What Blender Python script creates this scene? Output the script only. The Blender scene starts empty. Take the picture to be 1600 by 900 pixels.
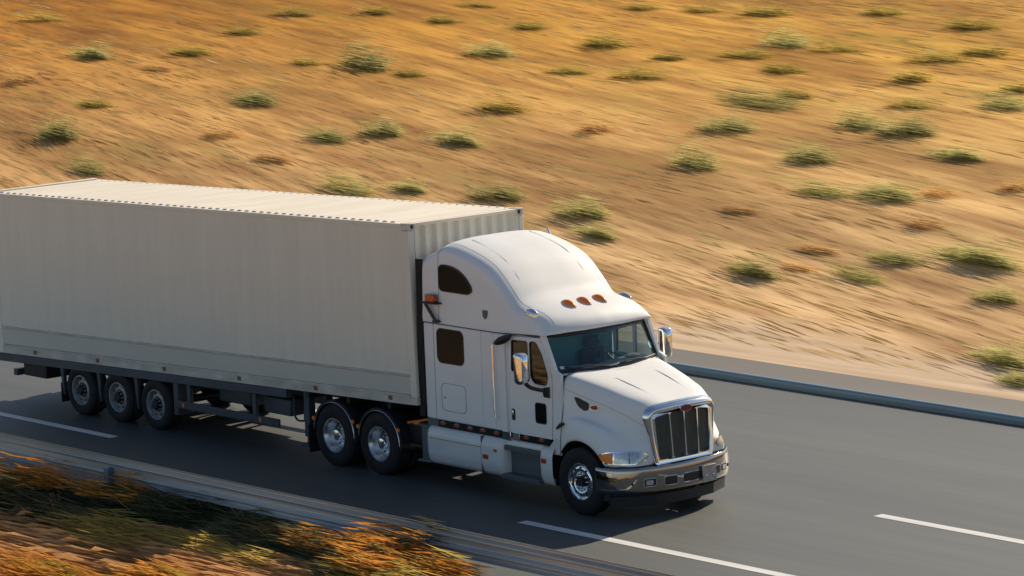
import bpy, bmesh, math, random
import numpy as np
from mathutils import Vector, Matrix
from mathutils.geometry import tessellate_polygon

random.seed(7); rng = np.random.default_rng(7)
S = bpy.context.scene
C = S.collection
R = math.radians

# ------------------------------------------------------------------ camera
cam_d = bpy.data.cameras.new('camera'); cam = bpy.data.objects.new('camera', cam_d); C.objects.link(cam)
S.camera = cam
yaw, pitch, roll = 2.446, -0.151, -0.039
F = Vector((math.cos(pitch)*math.cos(yaw), math.cos(pitch)*math.sin(yaw), math.sin(pitch)))
Rt = F.cross(Vector((0, 0, 1))).normalized(); Up = Rt.cross(F)
R2 = math.cos(roll)*Rt + math.sin(roll)*Up; U2 = -math.sin(roll)*Rt + math.cos(roll)*Up
CAM = Vector((51.744, -42.335, 13.187))
m = Matrix((R2, U2, -F)).transposed().to_4x4(); m.translation = CAM
cam.matrix_world = m
FPX = 6496.0
cam_d.sensor_width = 36; cam_d.lens = FPX/1600*36
cam_d.clip_start = 1; cam_d.clip_end = 4000

# ------------------------------------------------------------------ sky, sun, exposure
SUN_EL = R(32.5); SUN_ROT = R(-11)
w = bpy.data.worlds.new('World'); S.world = w; w.use_nodes = True
nt = w.node_tree; bg = nt.nodes['Background']
sky = nt.nodes.new('ShaderNodeTexSky'); sky.sky_type = 'NISHITA'; sky.sun_disc = False
sky.sun_elevation = SUN_EL; sky.sun_rotation = SUN_ROT
sky.air_density = 1.0; sky.dust_density = 0.6; sky.ozone_density = 1.4
nt.links.new(sky.outputs[0], bg.inputs[0]); bg.inputs[1].default_value = 0.086
sd = bpy.data.lights.new('sun', 'SUN'); sun = bpy.data.objects.new('sun', sd); C.objects.link(sun)
sd.energy = 5.0; sd.angle = R(0.53); sd.color = (1.0, 0.86, 0.655)
sv = Vector((math.sin(SUN_ROT)*math.cos(SUN_EL), math.cos(SUN_ROT)*math.cos(SUN_EL), math.sin(SUN_EL)))
sun.rotation_euler = sv.to_track_quat('Z', 'Y').to_euler(); sun.location = (0, 0, 60)
S.view_settings.view_transform = 'Standard'; S.view_settings.look = 'None'
S.view_settings.exposure = 0.2; S.view_settings.gamma = 1.0

# ------------------------------------------------------------------ materials
def mat(name, col, rough=0.5, metal=0.0, coat=0.0, spec=0.5, var=0.0, vscale=(3, 3, 3), bump=0.0, bscale=40, alt=None, rvar=0.0):
    M = bpy.data.materials.new(name); M.use_nodes = True
    n = M.node_tree.nodes; l = M.node_tree.links; b = n['Principled BSDF']
    b.inputs['Base Color'].default_value = (*col, 1); b.inputs['Roughness'].default_value = rough
    b.inputs['Metallic'].default_value = metal; b.inputs['Specular IOR Level'].default_value = spec
    b.inputs['Coat Weight'].default_value = coat; b.inputs['Coat Roughness'].default_value = 0.12
    if var > 0 or alt or rvar:
        tc = n.new('ShaderNodeTexCoord'); mp = n.new('ShaderNodeMapping'); mp.inputs['Scale'].default_value = vscale
        nz = n.new('ShaderNodeTexNoise'); nz.inputs['Scale'].default_value = 1; nz.inputs['Detail'].default_value = 5
        l.new(tc.outputs['Object'], mp.inputs[0]); l.new(mp.outputs[0], nz.inputs['Vector'])
        rp = n.new('ShaderNodeValToRGB'); rp.color_ramp.elements[0].position = .3; rp.color_ramp.elements[1].position = .72
        a = alt or tuple(c*(1-var) for c in col)
        rp.color_ramp.elements[0].color = (*a, 1); rp.color_ramp.elements[1].color = (*col, 1)
        l.new(nz.outputs['Fac'], rp.inputs[0]); l.new(rp.outputs[0], b.inputs['Base Color'])
        if rvar:
            mr = n.new('ShaderNodeMapRange'); mr.inputs[3].default_value = rough-rvar; mr.inputs[4].default_value = rough+rvar
            l.new(nz.outputs['Fac'], mr.inputs[0]); l.new(mr.outputs[0], b.inputs['Roughness'])
    if bump:
        nz2 = n.new('ShaderNodeTexNoise'); nz2.inputs['Scale'].default_value = bscale
        tc2 = n.new('ShaderNodeTexCoord'); l.new(tc2.outputs['Object'], nz2.inputs['Vector'])
        bp = n.new('ShaderNodeBump'); bp.inputs['Strength'].default_value = bump; bp.inputs['Distance'].default_value = .01
        l.new(nz2.outputs['Fac'], bp.inputs['Height']); l.new(bp.outputs[0], b.inputs['Normal'])
    return M

def glass(name, tint, rough=0.02, ior=1.5):
    M = bpy.data.materials.new(name); M.use_nodes = True
    n = M.node_tree.nodes; l = M.node_tree.links; n.clear()
    o = n.new('ShaderNodeOutputMaterial'); t = n.new('ShaderNodeBsdfTransparent'); t.inputs[0].default_value = (*tint, 1)
    g = n.new('ShaderNodeBsdfGlossy'); g.inputs['Roughness'].default_value = rough
    lw = n.new('ShaderNodeLayerWeight'); pw = n.new('ShaderNodeMath'); pw.operation = 'POWER'; pw.inputs[1].default_value = 5
    r0 = 2*((ior-1)/(ior+1))**2; fr = n.new('ShaderNodeMath'); fr.operation = 'MULTIPLY_ADD'; fr.inputs[1].default_value = 1-r0; fr.inputs[2].default_value = r0
    lw.inputs['Blend'].default_value = .5; l.new(lw.outputs['Facing'], pw.inputs[0]); l.new(pw.outputs[0], fr.inputs[0])
    mx = n.new('ShaderNodeMixShader'); l.new(fr.outputs[0], mx.inputs[0]); l.new(t.outputs[0], mx.inputs[1]); l.new(g.outputs[0], mx.inputs[2])
    l.new(mx.outputs[0], o.inputs[0]); return M

white = mat('white_paint', (.80, .80, .79), .55, coat=.05, spec=.25, var=.06, vscale=(1.2, 1.2, 2.5))
whiteb = mat('white_lower_paint', (.74, .74, .74), .34, coat=.4, alt=(.60, .58, .55), vscale=(1, 1, 3))
boxp = mat('container_paint', (.725, .70, .61), .6, alt=(.675, .65, .565), vscale=(3.5, 3.5, .35))
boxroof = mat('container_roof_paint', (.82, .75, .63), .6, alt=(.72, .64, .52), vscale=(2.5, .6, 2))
boxrail = mat('container_rail_paint', (.62, .59, .53), .55, alt=(.42, .38, .33), vscale=(2.2, 3, 6))
boxband = mat('container_band_paint', (.57, .565, .50), .55, var=.08, vscale=(1, 1, 2))
chrome = mat('chrome', (.86, .87, .88), .06, 1.0)
chrome_d = mat('polished_steel_bumper', (.42, .395, .37), .07, 1.0, rvar=.02, vscale=(3, 3, 9))
alu = mat('polished_aluminium', (.60, .61, .62), .27, 1.0)
steel = mat('painted_wheel_steel', (.42, .43, .44), .45, .5, var=.4, vscale=(9, 9, 9))
rubber = mat('tyre_rubber', (.022, .022, .023), .75, var=.35, vscale=(7, 7, 7), spec=.3)
blackp = mat('black_plastic', (.018, .019, .021), .5)
dark = mat('dark_chassis', (.014, .015, .017), .6, var=.4, vscale=(5, 5, 5))
chassis = mat('blue_grey_chassis', (.055, .075, .095), .5, var=.35, vscale=(2, 4, 4))
greyp = mat('grey_step_plastic', (.10, .115, .125), .5, var=.15)
seam_m = mat('dark_seam', (.09, .09, .095), .6)
amber = mat('amber_lens', (.85, .22, .015), .25, coat=.3)
redl = mat('red_amber_lens', (.42, .06, .015), .2, coat=.6)
dullamber = mat('weathered_marker', (.20, .075, .03), .5)
oval_m = mat('red_enamel', (.22, .012, .016), .25, coat=.5)
lens = mat('clear_lens', (.62, .66, .70), .08, .75, coat=1)
lens2 = mat('reflector', (.74, .74, .73), .22, .55, var=.4, vscale=(25, 25, 25))
mesh_m = mat('grille_mesh', (.085, .09, .082), .45, .4, var=.5, vscale=(70, 70, 70))
darkglass = mat('dark_window_glass', (.010, .012, .012), .06, spec=.14)
darkglass2 = mat('tinted_window_glass', (.010, .012, .011), .10, spec=.08)
ws_glass = glass('windscreen_glass', (.66, .87, .90), ior=1.5)
door_glass = glass('door_glass', (.62, .64, .60), ior=1.5)
trim_m = mat('cab_trim', (.16, .17, .165), .8, var=.1)
seat_m = mat('seat_fabric', (.07, .09, .10), .9)
dash_m = mat('dashboard_vinyl', (.36, .38, .36), .75, var=.12)
plate_m = mat('plate_metal', (.42, .41, .38), .45, .35, alt=(.28, .27, .25), vscale=(14, 14, 14))
paintline = mat('road_paint', (.72, .72, .70), .6, alt=(.58, .58, .56), vscale=(.7, 6, 3))
galv = mat('galvanised_steel', (.50, .55, .58), .42, .35, alt=(.30, .33, .345), vscale=(.25, 6, 14))
galvb = mat('blue_grey_steel', (.17, .27, .34), .4, .1, alt=(.12, .20, .26), vscale=(.2, 5, 12))
sticker_m = mat('sticker', (.30, .62, .60), .5)

def ramp_mix(n, l, fac, c0, c1, p0=.3, p1=.7):
    rp = n.new('ShaderNodeValToRGB'); e = rp.color_ramp.elements
    e[0].position = p0; e[1].position = p1; e[0].color = (*c0, 1); e[1].color = (*c1, 1)
    l.new(fac, rp.inputs[0]); return rp.outputs[0]
def noise(n, l, scale, detail=4, rough=.55, off=0, rotz=0.0):
    tc = n.new('ShaderNodeTexCoord'); mp0 = n.new('ShaderNodeMapping'); mp0.inputs['Rotation'].default_value = (0, 0, rotz)
    mp = n.new('ShaderNodeMapping'); mp.inputs['Scale'].default_value = scale; mp.inputs['Location'].default_value = (off, off*.7, 0)
    nz = n.new('ShaderNodeTexNoise'); nz.inputs['Scale'].default_value = 1; nz.inputs['Detail'].default_value = detail; nz.inputs['Roughness'].default_value = rough
    l.new(tc.outputs['Object'], mp0.inputs[0]); l.new(mp0.outputs[0], mp.inputs[0]); l.new(mp.outputs[0], nz.inputs['Vector']); return nz.outputs['Fac']
def mixc(n, l, fac, a, b, mode='MIX', f=None):
    mx = n.new('ShaderNodeMix'); mx.data_type = 'RGBA'; mx.blend_type = mode
    if fac is None: mx.inputs[0].default_value = f
    else: l.new(fac, mx.inputs[0])
    l.new(a, mx.inputs[6]); l.new(b, mx.inputs[7]); return mx.outputs[2]

def ground_mat():
    """dry grass combed across the slope by wind and runoff, browner to one side, paler near the road"""
    M = bpy.data.materials.new('dry_grass_ground'); M.use_nodes = True
    n = M.node_tree.nodes; l = M.node_tree.links; b = n['Principled BSDF']; b.inputs['Roughness'].default_value = .95; b.inputs['Specular IOR Level'].default_value = .1
    W = R(16.5)
    A = ramp_mix(n, l, noise(n, l, (.24, 5.0, 1), 7, .70, 0, W), (.40, .22, .08), (.84, .57, .255), .36, .62)
    B = ramp_mix(n, l, noise(n, l, (.15, 1.5, 1), 5, .62, 13, W), (.36, .20, .085), (.80, .55, .255), .38, .60)
    c = mixc(n, l, None, A, B, f=.5)
    br = ramp_mix(n, l, noise(n, l, (.05, .26, 1), 4, .62, 31, W), (.56, .50, .44), (1.06, 1.05, 1.03), .38, .56)
    c = mixc(n, l, None, c, br, 'MULTIPLY', .9)
    # greenish and rusty tufts too small to stand as shrubs
    gr = n.new('ShaderNodeRGB'); gr.outputs[0].default_value = (.36, .30, .09, 1)
    gm = ramp_mix(n, l, noise(n, l, (.16, .95, 1), 4, .6, 77, W), (0, 0, 0), (.65, .65, .65), .55, .70)
    c = mixc(n, l, gm, c, gr.outputs[0])
    ru = n.new('ShaderNodeRGB'); ru.outputs[0].default_value = (.40, .20, .075, 1)
    rm = ramp_mix(n, l, noise(n, l, (.13, 1.1, 1), 4, .6, 143, W), (0, 0, 0), (.7, .7, .7), .56, .70)
    c = mixc(n, l, rm, c, ru.outputs[0])
    tc = n.new('ShaderNodeTexCoord'); sx = n.new('ShaderNodeSeparateXYZ'); l.new(tc.outputs['Object'], sx.inputs[0])
    # tint changes along and up the slope: golden higher up, dark and rusty far along the road
    up = n.new('ShaderNodeMapRange'); up.inputs[1].default_value = 14; up.inputs[2].default_value = 34; l.new(sx.outputs[1], up.inputs[0])
    gold = ramp_mix(n, l, up.outputs[0], (1.12, 1.10, 1.22), (1.10, .93, .40), 0, 1); c = mixc(n, l, None, c, gold, 'MULTIPLY', 1)
    al = n.new('ShaderNodeMapRange'); al.inputs[1].default_value = -62; al.inputs[2].default_value = -14; l.new(sx.outputs[0], al.inputs[0])
    rust = ramp_mix(n, l, al.outputs[0], (.70, .53, .27), (1, 1, 1), 0, 1); c = mixc(n, l, None, c, rust, 'MULTIPLY', 1)
    # sandy verge next to the asphalt
    wob = noise(n, l, (.25, .9, 1), 4, .6, 5); ad = n.new('ShaderNodeMath'); ad.operation = 'MULTIPLY_ADD'; ad.inputs[1].default_value = 3.6
    l.new(wob, ad.inputs[0]); l.new(sx.outputs[1], ad.inputs[2])
    mr = n.new('ShaderNodeMapRange'); mr.inputs[1].default_value = 13.2; mr.inputs[2].default_value = 15.0; l.new(ad.outputs[0], mr.inputs[0])
    sand = ramp_mix(n, l, noise(n, l, (.18, 2.5, 1), 4, .6, 91), (.50, .36, .235), (.70, .53, .37), .35, .65)
    gt = n.new('ShaderNodeMath'); gt.operation = 'GREATER_THAN'; gt.inputs[1].default_value = 0; l.new(sx.outputs[1], gt.inputs[0])
    iv = n.new('ShaderNodeMath'); iv.operation = 'SUBTRACT'; iv.inputs[0].default_value = 1; l.new(mr.outputs[0], iv.inputs[1])
    mu = n.new('ShaderNodeMath'); mu.operation = 'MULTIPLY'; l.new(iv.outputs[0], mu.inputs[0]); l.new(gt.outputs[0], mu.inputs[1])
    c = mixc(n, l, mu.outputs[0], c, sand)
    l.new(c, b.inputs['Base Color'])
    return M
def asphalt_mat(name, c0, c1, rough=.62):
    M = bpy.data.materials.new(name); M.use_nodes = True
    n = M.node_tree.nodes; l = M.node_tree.links; b = n['Principled BSDF']; b.inputs['Roughness'].default_value = rough; b.inputs['Specular IOR Level'].default_value = 1.0
    A = ramp_mix(n, l, noise(n, l, (.09, 1.5, 1), 5, .6), c0, c1, .32, .68)
    B = ramp_mix(n, l, noise(n, l, (.25, 6, 1), 4, .6, 9), c0, c1, .3, .7)
    c = mixc(n, l, None, A, B, f=.4)
    D = ramp_mix(n, l, noise(n, l, (.03, .5, 1), 3, .5, 40), (.70, .71, .73), (1.14, 1.12, 1.08), .36, .64)
    c = mixc(n, l, None, c, D, 'MULTIPLY', .8)
    l.new(c, b.inputs['Base Color']); return M
ground_m = ground_mat()
road_m = asphalt_mat('asphalt', (.020, .027, .029), (.056, .063, .059))
shoulder_m = asphalt_mat('old_asphalt', (.062, .052, .040), (.095, .080, .063), .7)

# ------------------------------------------------------------------ mesh helpers
WPOS = {}
def cr(P, n):
    P = np.asarray(P, float); k = len(P); out = []
    for i in range(k-1):
        p1, p2 = P[i], P[i+1]; p0 = P[i-1] if i else 2*p1-p2; p3 = P[i+2] if i+2 < k else 2*p2-p1
        for j in range(n):
            t = j/n
            out.append(.5*((2*p1)+(-p0+p2)*t+(2*p0-5*p1+4*p2-p3)*t*t+(-p0+3*p1-3*p2+p3)*t**3))
    out.append(P[-1]); return np.array(out)

def rrect(x0, y0, x1, y1, r, n=5):
    """rounded rectangle outline, counter-clockwise"""
    pts = []
    for cx, cy, a0 in ((x1-r, y0+r, -90), (x1-r, y1-r, 0), (x0+r, y1-r, 90), (x0+r, y0+r, 180)):
        for i in range(n+1):
            a = R(a0+90*i/n); pts.append((cx+r*math.cos(a), cy+r*math.sin(a)))
    return pts
def rpoly(P, r, n=5):
    """round the corners of a polygon"""
    out = []; k = len(P)
    for i in range(k):
        p = Vector(P[i]); a = Vector(P[i-1]); b = Vector(P[(i+1) % k])
        da = (a-p); db = (b-p); q = min(r, da.length*.49, db.length*.49)
        s = p+da.normalized()*q; e = p+db.normalized()*q
        for j in range(n+1):
            t = j/n; v = s*(1-t)**2+p*2*t*(1-t)+e*t*t; out.append((v.x, v.y))
    return out
def ellipse(cx, cy, a, b, n=24): return [(cx+a*math.cos(2*math.pi*i/n), cy+b*math.sin(2*math.pi*i/n)) for i in range(n)]

class MB:
    def __init__(s): s.v = []; s.f = []; s.mi = []; s.cur = 0
    def add(s, vs, fs):
        o = len(s.v); s.v += [tuple(map(float, p)) for p in vs]
        for f in fs: s.f.append(tuple(i+o for i in f)); s.mi.append(s.cur)
        return s
    def box(s, x0, y0, z0, x1, y1, z1):
        x0, x1 = sorted((x0, x1)); y0, y1 = sorted((y0, y1)); z0, z1 = sorted((z0, z1))
        return s.add([(x0,y0,z0),(x1,y0,z0),(x1,y1,z0),(x0,y1,z0),(x0,y0,z1),(x1,y0,z1),(x1,y1,z1),(x0,y1,z1)],
                     [(0,3,2,1),(4,5,6,7),(0,1,5,4),(1,2,6,5),(2,3,7,6),(3,0,4,7)])
    def hexa(s, P):   # eight corners, bottom ring then top ring
        return s.add(P, [(0,3,2,1),(4,5,6,7),(0,1,5,4),(1,2,6,5),(2,3,7,6),(3,0,4,7)])
    def grid(s, G, closed_u=False, flip=False):
        G = np.asarray(G, float); a, b, _ = G.shape; vs = G.reshape(-1, 3); fs = []
        for i in range(a if closed_u else a-1):
            for j in range(b-1):
                q = (i*b+j, ((i+1) % a)*b+j, ((i+1) % a)*b+j+1, i*b+j+1); fs.append(q[::-1] if flip else q)
        return s.add(vs, fs)
    def tube(s, P, r, n=8, cap=True):
        P = [Vector(p) for p in P]; rings = []; prev = None
        for i, p in enumerate(P):
            d = (P[min(i+1, len(P)-1)]-P[max(i-1, 0)]).normalized()
            if prev is None: a = d.orthogonal().normalized()
            else: a = (prev-d*prev.dot(d)).normalized()
            prev = a; b = d.cross(a); rr = r[i] if isinstance(r, (list, tuple)) else r
            rings.append([p+a*rr*math.cos(2*math.pi*j/n)+b*rr*math.sin(2*math.pi*j/n) for j in range(n)])
        o = len(s.v); vs = [v for rg in rings for v in rg]; fs = []
        for i in range(len(P)-1):
            for j in range(n): fs.append((i*n+j, i*n+(j+1) % n, (i+1)*n+(j+1) % n, (i+1)*n+j))
        if cap: fs += [tuple(range(n))[::-1], tuple((len(P)-1)*n+j for j in range(n))]
        return s.add(vs, fs)
    def lathe(s, prof, c=(0, 0, 0), n=40, axis='Y'):
        vs = []; k = len(prof)
        for i in range(n):
            a = 2*math.pi*i/n
            for r, t in prof:
                if axis == 'Y': vs.append((c[0]+r*math.cos(a), c[1]+t, c[2]+r*math.sin(a)))
                elif axis == 'Z': vs.append((c[0]+r*math.cos(a), c[1]+r*math.sin(a), c[2]+t))
                else: vs.append((c[0]+t, c[1]+r*math.cos(a), c[2]+r*math.sin(a)))
        fs = [(i*k+j, i*k+j+1, ((i+1) % n)*k+j+1, ((i+1) % n)*k+j) for i in range(n) for j in range(k-1)]
        return s.add(vs, fs)
    def plate(s, outer, fn, th, holes=()):
        """flat outline (with holes) in 2-D, fn(u, v, d) -> 3-D; solid of thickness th"""
        loops = [list(outer)]+[list(h) for h in holes]
        flat = [p for lp in loops for p in lp]; N = len(flat)
        tri = tessellate_polygon([[Vector((p[0], p[1], 0)) for p in lp] for lp in loops])
        vs = [fn(p[0], p[1], 0) for p in flat]+[fn(p[0], p[1], th) for p in flat]
        fs = []
        for t in tri: fs.append(tuple(t)); fs.append(tuple(i+N for i in t)[::-1])
        o = 0
        for lp in loops:
            k = len(lp)
            for i in range(k): a, b = o+i, o+(i+1) % k; fs.append((a, a+N, b+N, b))
            o += k
        return s.add(vs, fs)
    def ring(s, loop, fn, w, th):
        """frame of width w around a 2-D loop"""
        c = np.mean(np.array(loop), 0); L = np.array(loop)
        d = L-c; ln = np.linalg.norm(d, axis=1, keepdims=True); out = L+d/ln*w
        a, b = ([tuple(p) for p in out], list(loop)) if w > 0 else (list(loop), [tuple(p) for p in out])
        return s.plate(a, fn, th, [b])
    def build(s, name, m, parent=None, smooth=38, bevel=0, solid=0, label=None, xf=None, origin=None):
        me = bpy.data.meshes.new(name)
        V = np.array(s.v, float)
        if xf is not None:
            A = np.array(xf); V = V@A[:3, :3].T+A[:3, 3]
        c = np.array(origin) if origin is not None else (V.min(0)+V.max(0))/2
        me.from_pydata([tuple(p) for p in V-c], [], s.f)
        ms = m if isinstance(m, (list, tuple)) else [m]
        for q in ms: me.materials.append(q)
        if len(ms) > 1: me.polygons.foreach_set('material_index', s.mi)
        bm = bmesh.new(); bm.from_mesh(me)
        bmesh.ops.remove_doubles(bm, verts=bm.verts, dist=1e-5)
        bmesh.ops.recalc_face_normals(bm, faces=bm.faces); bm.to_mesh(me); bm.free()
        me.update()
        if smooth: me.shade_smooth(); me.set_sharp_from_angle(angle=R(smooth))
        o = bpy.data.objects.new(name, me); C.objects.link(o)
        pw = np.zeros(3)
        if parent is not None: o.parent = parent; pw = WPOS[parent.name]
        o.location = c-pw; WPOS[o.name] = c
        if solid: md = o.modifiers.new('solid', 'SOLIDIFY'); md.thickness = solid; md.offset = -1
        if bevel: md = o.modifiers.new('bevel', 'BEVEL'); md.width = bevel; md.segments = 2; md.limit_method = 'ANGLE'; md.angle_limit = R(40)
        if label: o['label'] = label
        return o
def empty(name, loc, label, cat, group=None):
    o = bpy.data.objects.new(name, None); C.objects.link(o); o.location = loc; WPOS[o.name] = np.array(loc, float)
    o.empty_display_size = .3
    return tag(o, label, cat, group)
def tag(o, label, cat, group=None):
    o['label'] = label; o['category'] = cat
    if group: o['group'] = group
    return o
def setting(o, label=None, kind='structure'):
    o['kind'] = kind
    if label: o['label'] = label
    return o
def copy_tree(o, parent=None):
    c = o.copy(); C.objects.link(c)
    if parent is not None: c.parent = parent; c.matrix_parent_inverse = o.matrix_parent_inverse
    for ch in list(o.children): copy_tree(ch, c)
    return c

# ------------------------------------------------------------------ terrain, road
def terrain(x, y):
    z = -.03
    if y > 10.3:
        t = y-10.3; z += .10*t*min(1, .35+t/14)
        z += .35*math.sin(x*.045+y*.03+1)*min(1, t/20)+.12*math.sin(x*.16+y*.11)*min(1, t/12)
        if y > 160: z -= .1*(y-160)
    if y < -6.1:
        t = -6.1-y; z -= .15*min(t, 3)+max(0, t-3)*.10
        z = max(z, -16)
    return z
ys = list(np.arange(-300, -30, 15))+list(np.arange(-30, -6, 1.0))+[-6.0, -5.8, 0, 9.9, 10.1, 10.4, 11, 12]+list(np.arange(12.75, 100, .75))+list(np.arange(100, 420, 12))
xs = list(np.arange(-420, -180, 12))+list(np.arange(-180, -100, 3))+list(np.arange(-100, 30, 1.5))+list(np.arange(30, 60, 3))+list(np.arange(60, 420, 12))
g = MB(); g.grid(np.array([[(x, y, terrain(x, y)) for y in ys] for x in xs]))
setting(g.build('ground', ground_m, smooth=180, origin=(0, 0, 0)), 'golden dry grass hillside and verge')
g = MB(); g.add([(-420, -5.75, 0), (420, -5.75, 0), (420, 8.6, 0), (-420, 8.6, 0)], [(0, 1, 2, 3)])
setting(g.build('road', road_m, origin=(0, 0, 0)), 'grey asphalt carriageway')
g = MB(); g.add([(-420, 8.6, -.004), (420, 8.6, -.004), (420, 10.15, -.008), (-420, 10.15, -.008)], [(0, 1, 2, 3)])
setting(g.build('road_shoulder', shoulder_m, origin=(0, 0, 0)), 'brownish asphalt shoulder beyond the far barrier')
for (x0, x1, y) in ((-13.6, -7.4, -2.10), (3.6, 9.9, -2.13), (7.5, 13.8, 1.69), (-9.4, -3.5, 1.69), (-29.5, -24, -2.10)):
    g = MB(); g.add([(x0, y-.1, .004), (x1, y-.1, .004), (x1, y+.1, .004), (x0, y+.1, .004)], [(0, 1, 2, 3)])
    setting(g.build('lane_marking', paintline, origin=((x0+x1)/2, y, .004)), 'white dashed lane marking')

# ------------------------------------------------------------------ guard rails
def guardrail(y, face, x0, x1, m, label, name='guardrail'):
    t = empty(name, ((x0+x1)/2, y, 0), label, 'guardrail')
    prof = [(0, .36), (.03, .37), (.075, .395), (.075, .43), (.02, .465), (.02, .485), (.075, .52), (.08, .56), (.075, .60), (.02, .635), (.02, .655), (.075, .69), (.075, .73), (.03, .76), (0, .77)]
    P = cr(prof, 3)
    g = MB(); g.grid(np.array([[(x, y+face*(p[0]), p[1]) for p in P] for x in (x0, x1)]))
    g.build('rail', m, t, solid=.006, smooth=60)
    for x in np.arange(x0+2.4, x1, 8.0):
        g = MB(); yb = y-face*.02
        g.box(x-.06, yb-face*.13, -.3, x+.06, yb-face*.12, .60); g.box(x-.06, yb, -.3, x+.06, yb-face*.01, .60); g.box(x-.005, yb-face*.119, -.3, x+.005, yb-face*.011, .60)
        g.build('post', galvb, t)
    return t
guardrail(-5.42, 1, -21, 31, galv, 'galvanised steel guardrail in front of the truck, nearest the flowering bushes')
t = empty('barrier', (0, 8.55, 0), 'low blue-grey barrier running along the far edge of the road below the hillside', 'barrier')
prof = cr([(8.40, -.02), (8.40, .06), (8.405, .10), (8.43, .135), (8.48, .145), (8.53, .135), (8.555, .10), (8.56, -.02)], 3)
g = MB(); g.grid(np.array([[(x, p[0], p[1]) for p in prof] for x in (-60, -45, -30, -15, 0, 15, 30, 45)])); g.build('barrier_wall', galvb, t, smooth=60)

# ------------------------------------------------------------------ wheels
def tyre_prof(Rr, r, wd):
    h = wd/2
    return [(r, -h*.80), (r+.02, -h*.93), (r+.5*(Rr-r), -h*1.0), (Rr-.045, -h*.95), (Rr-.012, -h*.84), (Rr, -h*.72),
            (Rr, -h*.36), (Rr-.012, -h*.35), (Rr-.012, -h*.29), (Rr, -h*.28), (Rr, -h*.04), (Rr-.012, -h*.03), (Rr-.012, h*.03), (Rr, h*.04),
            (Rr, h*.28), (Rr-.012, h*.29), (Rr-.012, h*.35), (Rr, h*.36), (Rr, h*.72), (Rr-.012, h*.84), (Rr-.045, h*.95), (r+.5*(Rr-r), h), (r+.02, h*.93), (r, h*.80), (r, -h*.8)]
def wheel(parent, kind, x, yo, side, Rr, rim_r, wd):
    """yo = outer face of the tyre, side = -1 (camera side) or +1"""
    w_ = bpy.data.objects.new('wheel', None); C.objects.link(w_); w_.parent = parent; c = np.array((x, yo, Rr-.008))
    w_.location = c-WPOS[parent.name]; WPOS[w_.name] = c; w_.empty_display_size = .2
    s = side   # local outward direction along s*Y
    def Y(d): return yo+s*d           # d<0 : inwards
    def lat(prof, n=44): g = MB(); g.lathe([(r, Y(d)) for r, d in prof], (x, 0, Rr-.008), n); return g
    cz = Rr-.008
    def tyre(dc): g = MB(); g.lathe([(r, t) for r, t in tyre_prof(Rr, rim_r, wd)], (x, Y(dc), cz), 48); return g
    t = tyre(-wd/2); t.build('tyre', rubber, w_, smooth=50)
    if kind == 'front':
        g = lat([(rim_r+.006, -.03), (rim_r+.004, -.012), (rim_r-.012, -.010), (rim_r-.025, -.05), (.245, -.03), (.205, -.018), (.165, -.022), (.150, -.035), (.142, -.075), (.08, -.078)])
        rim = g; g = MB()
        for i in range(10):
            a = 2*math.pi*(i+.5)/10; g.lathe([(.001, Y(-.016)), (.021, Y(-.015)), (.023, Y(-.03))], (x+.214*math.cos(a), 0, cz+.214*math.sin(a)), 12)
        g.build('hand_hole', blackp, w_)
        g = lat([(.082, -.08), (.080, -.03), (.072, .015), (.0, .02)], 28); g.build('hub', dark, w_, smooth=35)
        g = rim
        for i in range(10):
            a = 2*math.pi*i/10; g.lathe([(.013, Y(-.077)), (.013, Y(-.02)), (.006, Y(-.012)), (0, Y(-.012))], (x+.118*math.cos(a), 0, cz+.118*math.sin(a)), 8)
        g.build('rim', chrome, w_, smooth=50)
    elif kind == 'drive':
        t = tyre(-wd*1.5-.05); t.build('inner_tyre', rubber, w_, smooth=50)
        g = lat([(rim_r+.006, -.02), (rim_r+.004, -.006), (rim_r-.014, -.006), (rim_r-.028, -.04), (rim_r-.045, -.06), (rim_r-.05, -.19), (.215, -.215), (.165, -.225), (.15, -.23)])
        rim = g; g = MB()
        for i in range(10):
            a = 2*math.pi*(i+.5)/10; g.lathe([(.001, Y(-.208)), (.019, Y(-.207)), (.021, Y(-.22))], (x+.205*math.cos(a), 0, cz+.205*math.sin(a)), 10)
        g.build('hand_hole', blackp, w_)
        g = lat([(.160, -.24), (.158, -.22), (.125, -.215), (.12, -.15), (.105, -.14), (.102, -.075), (.085, -.05), (.045, -.04), (0, -.036)], 30); g.build('hub_cap', chrome, w_, smooth=35)
        g = rim
        for i in range(10):
            a = 2*math.pi*i/10; g.lathe([(.014, Y(-.22)), (.014, Y(-.17)), (0, Y(-.165))], (x+.142*math.cos(a), 0, cz+.142*math.sin(a)), 8)
        g.build('rim', alu, w_, smooth=50)
    else:
        g = lat([(rim_r+.006, -.03), (rim_r+.004, -.012), (rim_r-.012, -.012), (rim_r-.026, -.05), (rim_r-.04, -.09), (.19, -.075), (.15, -.055), (.135, -.06)])
        rim = g; g = MB()
        for i in range(8):
            a = 2*math.pi*(i+.5)/8; g.lathe([(.001, Y(-.068)), (.024, Y(-.067)), (.026, Y(-.09))], (x+.192*math.cos(a), 0, cz+.192*math.sin(a)), 10)
        g.build('hand_hole', blackp, w_)
        g = lat([(.14, -.07), (.138, -.055), (.095, -.05), (.09, .0), (.07, .02), (0, .022)], 26); g.build('hub', dark, w_, smooth=35)
        g = rim
        for i in range(10):
            a = 2*math.pi*i/10; g.lathe([(.013, Y(-.06)), (.013, Y(-.02)), (0, Y(-.015))], (x+.115*math.cos(a), 0, cz+.115*math.sin(a)), 8)
        g.build('rim', steel, w_, smooth=50)
    return w_

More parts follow.
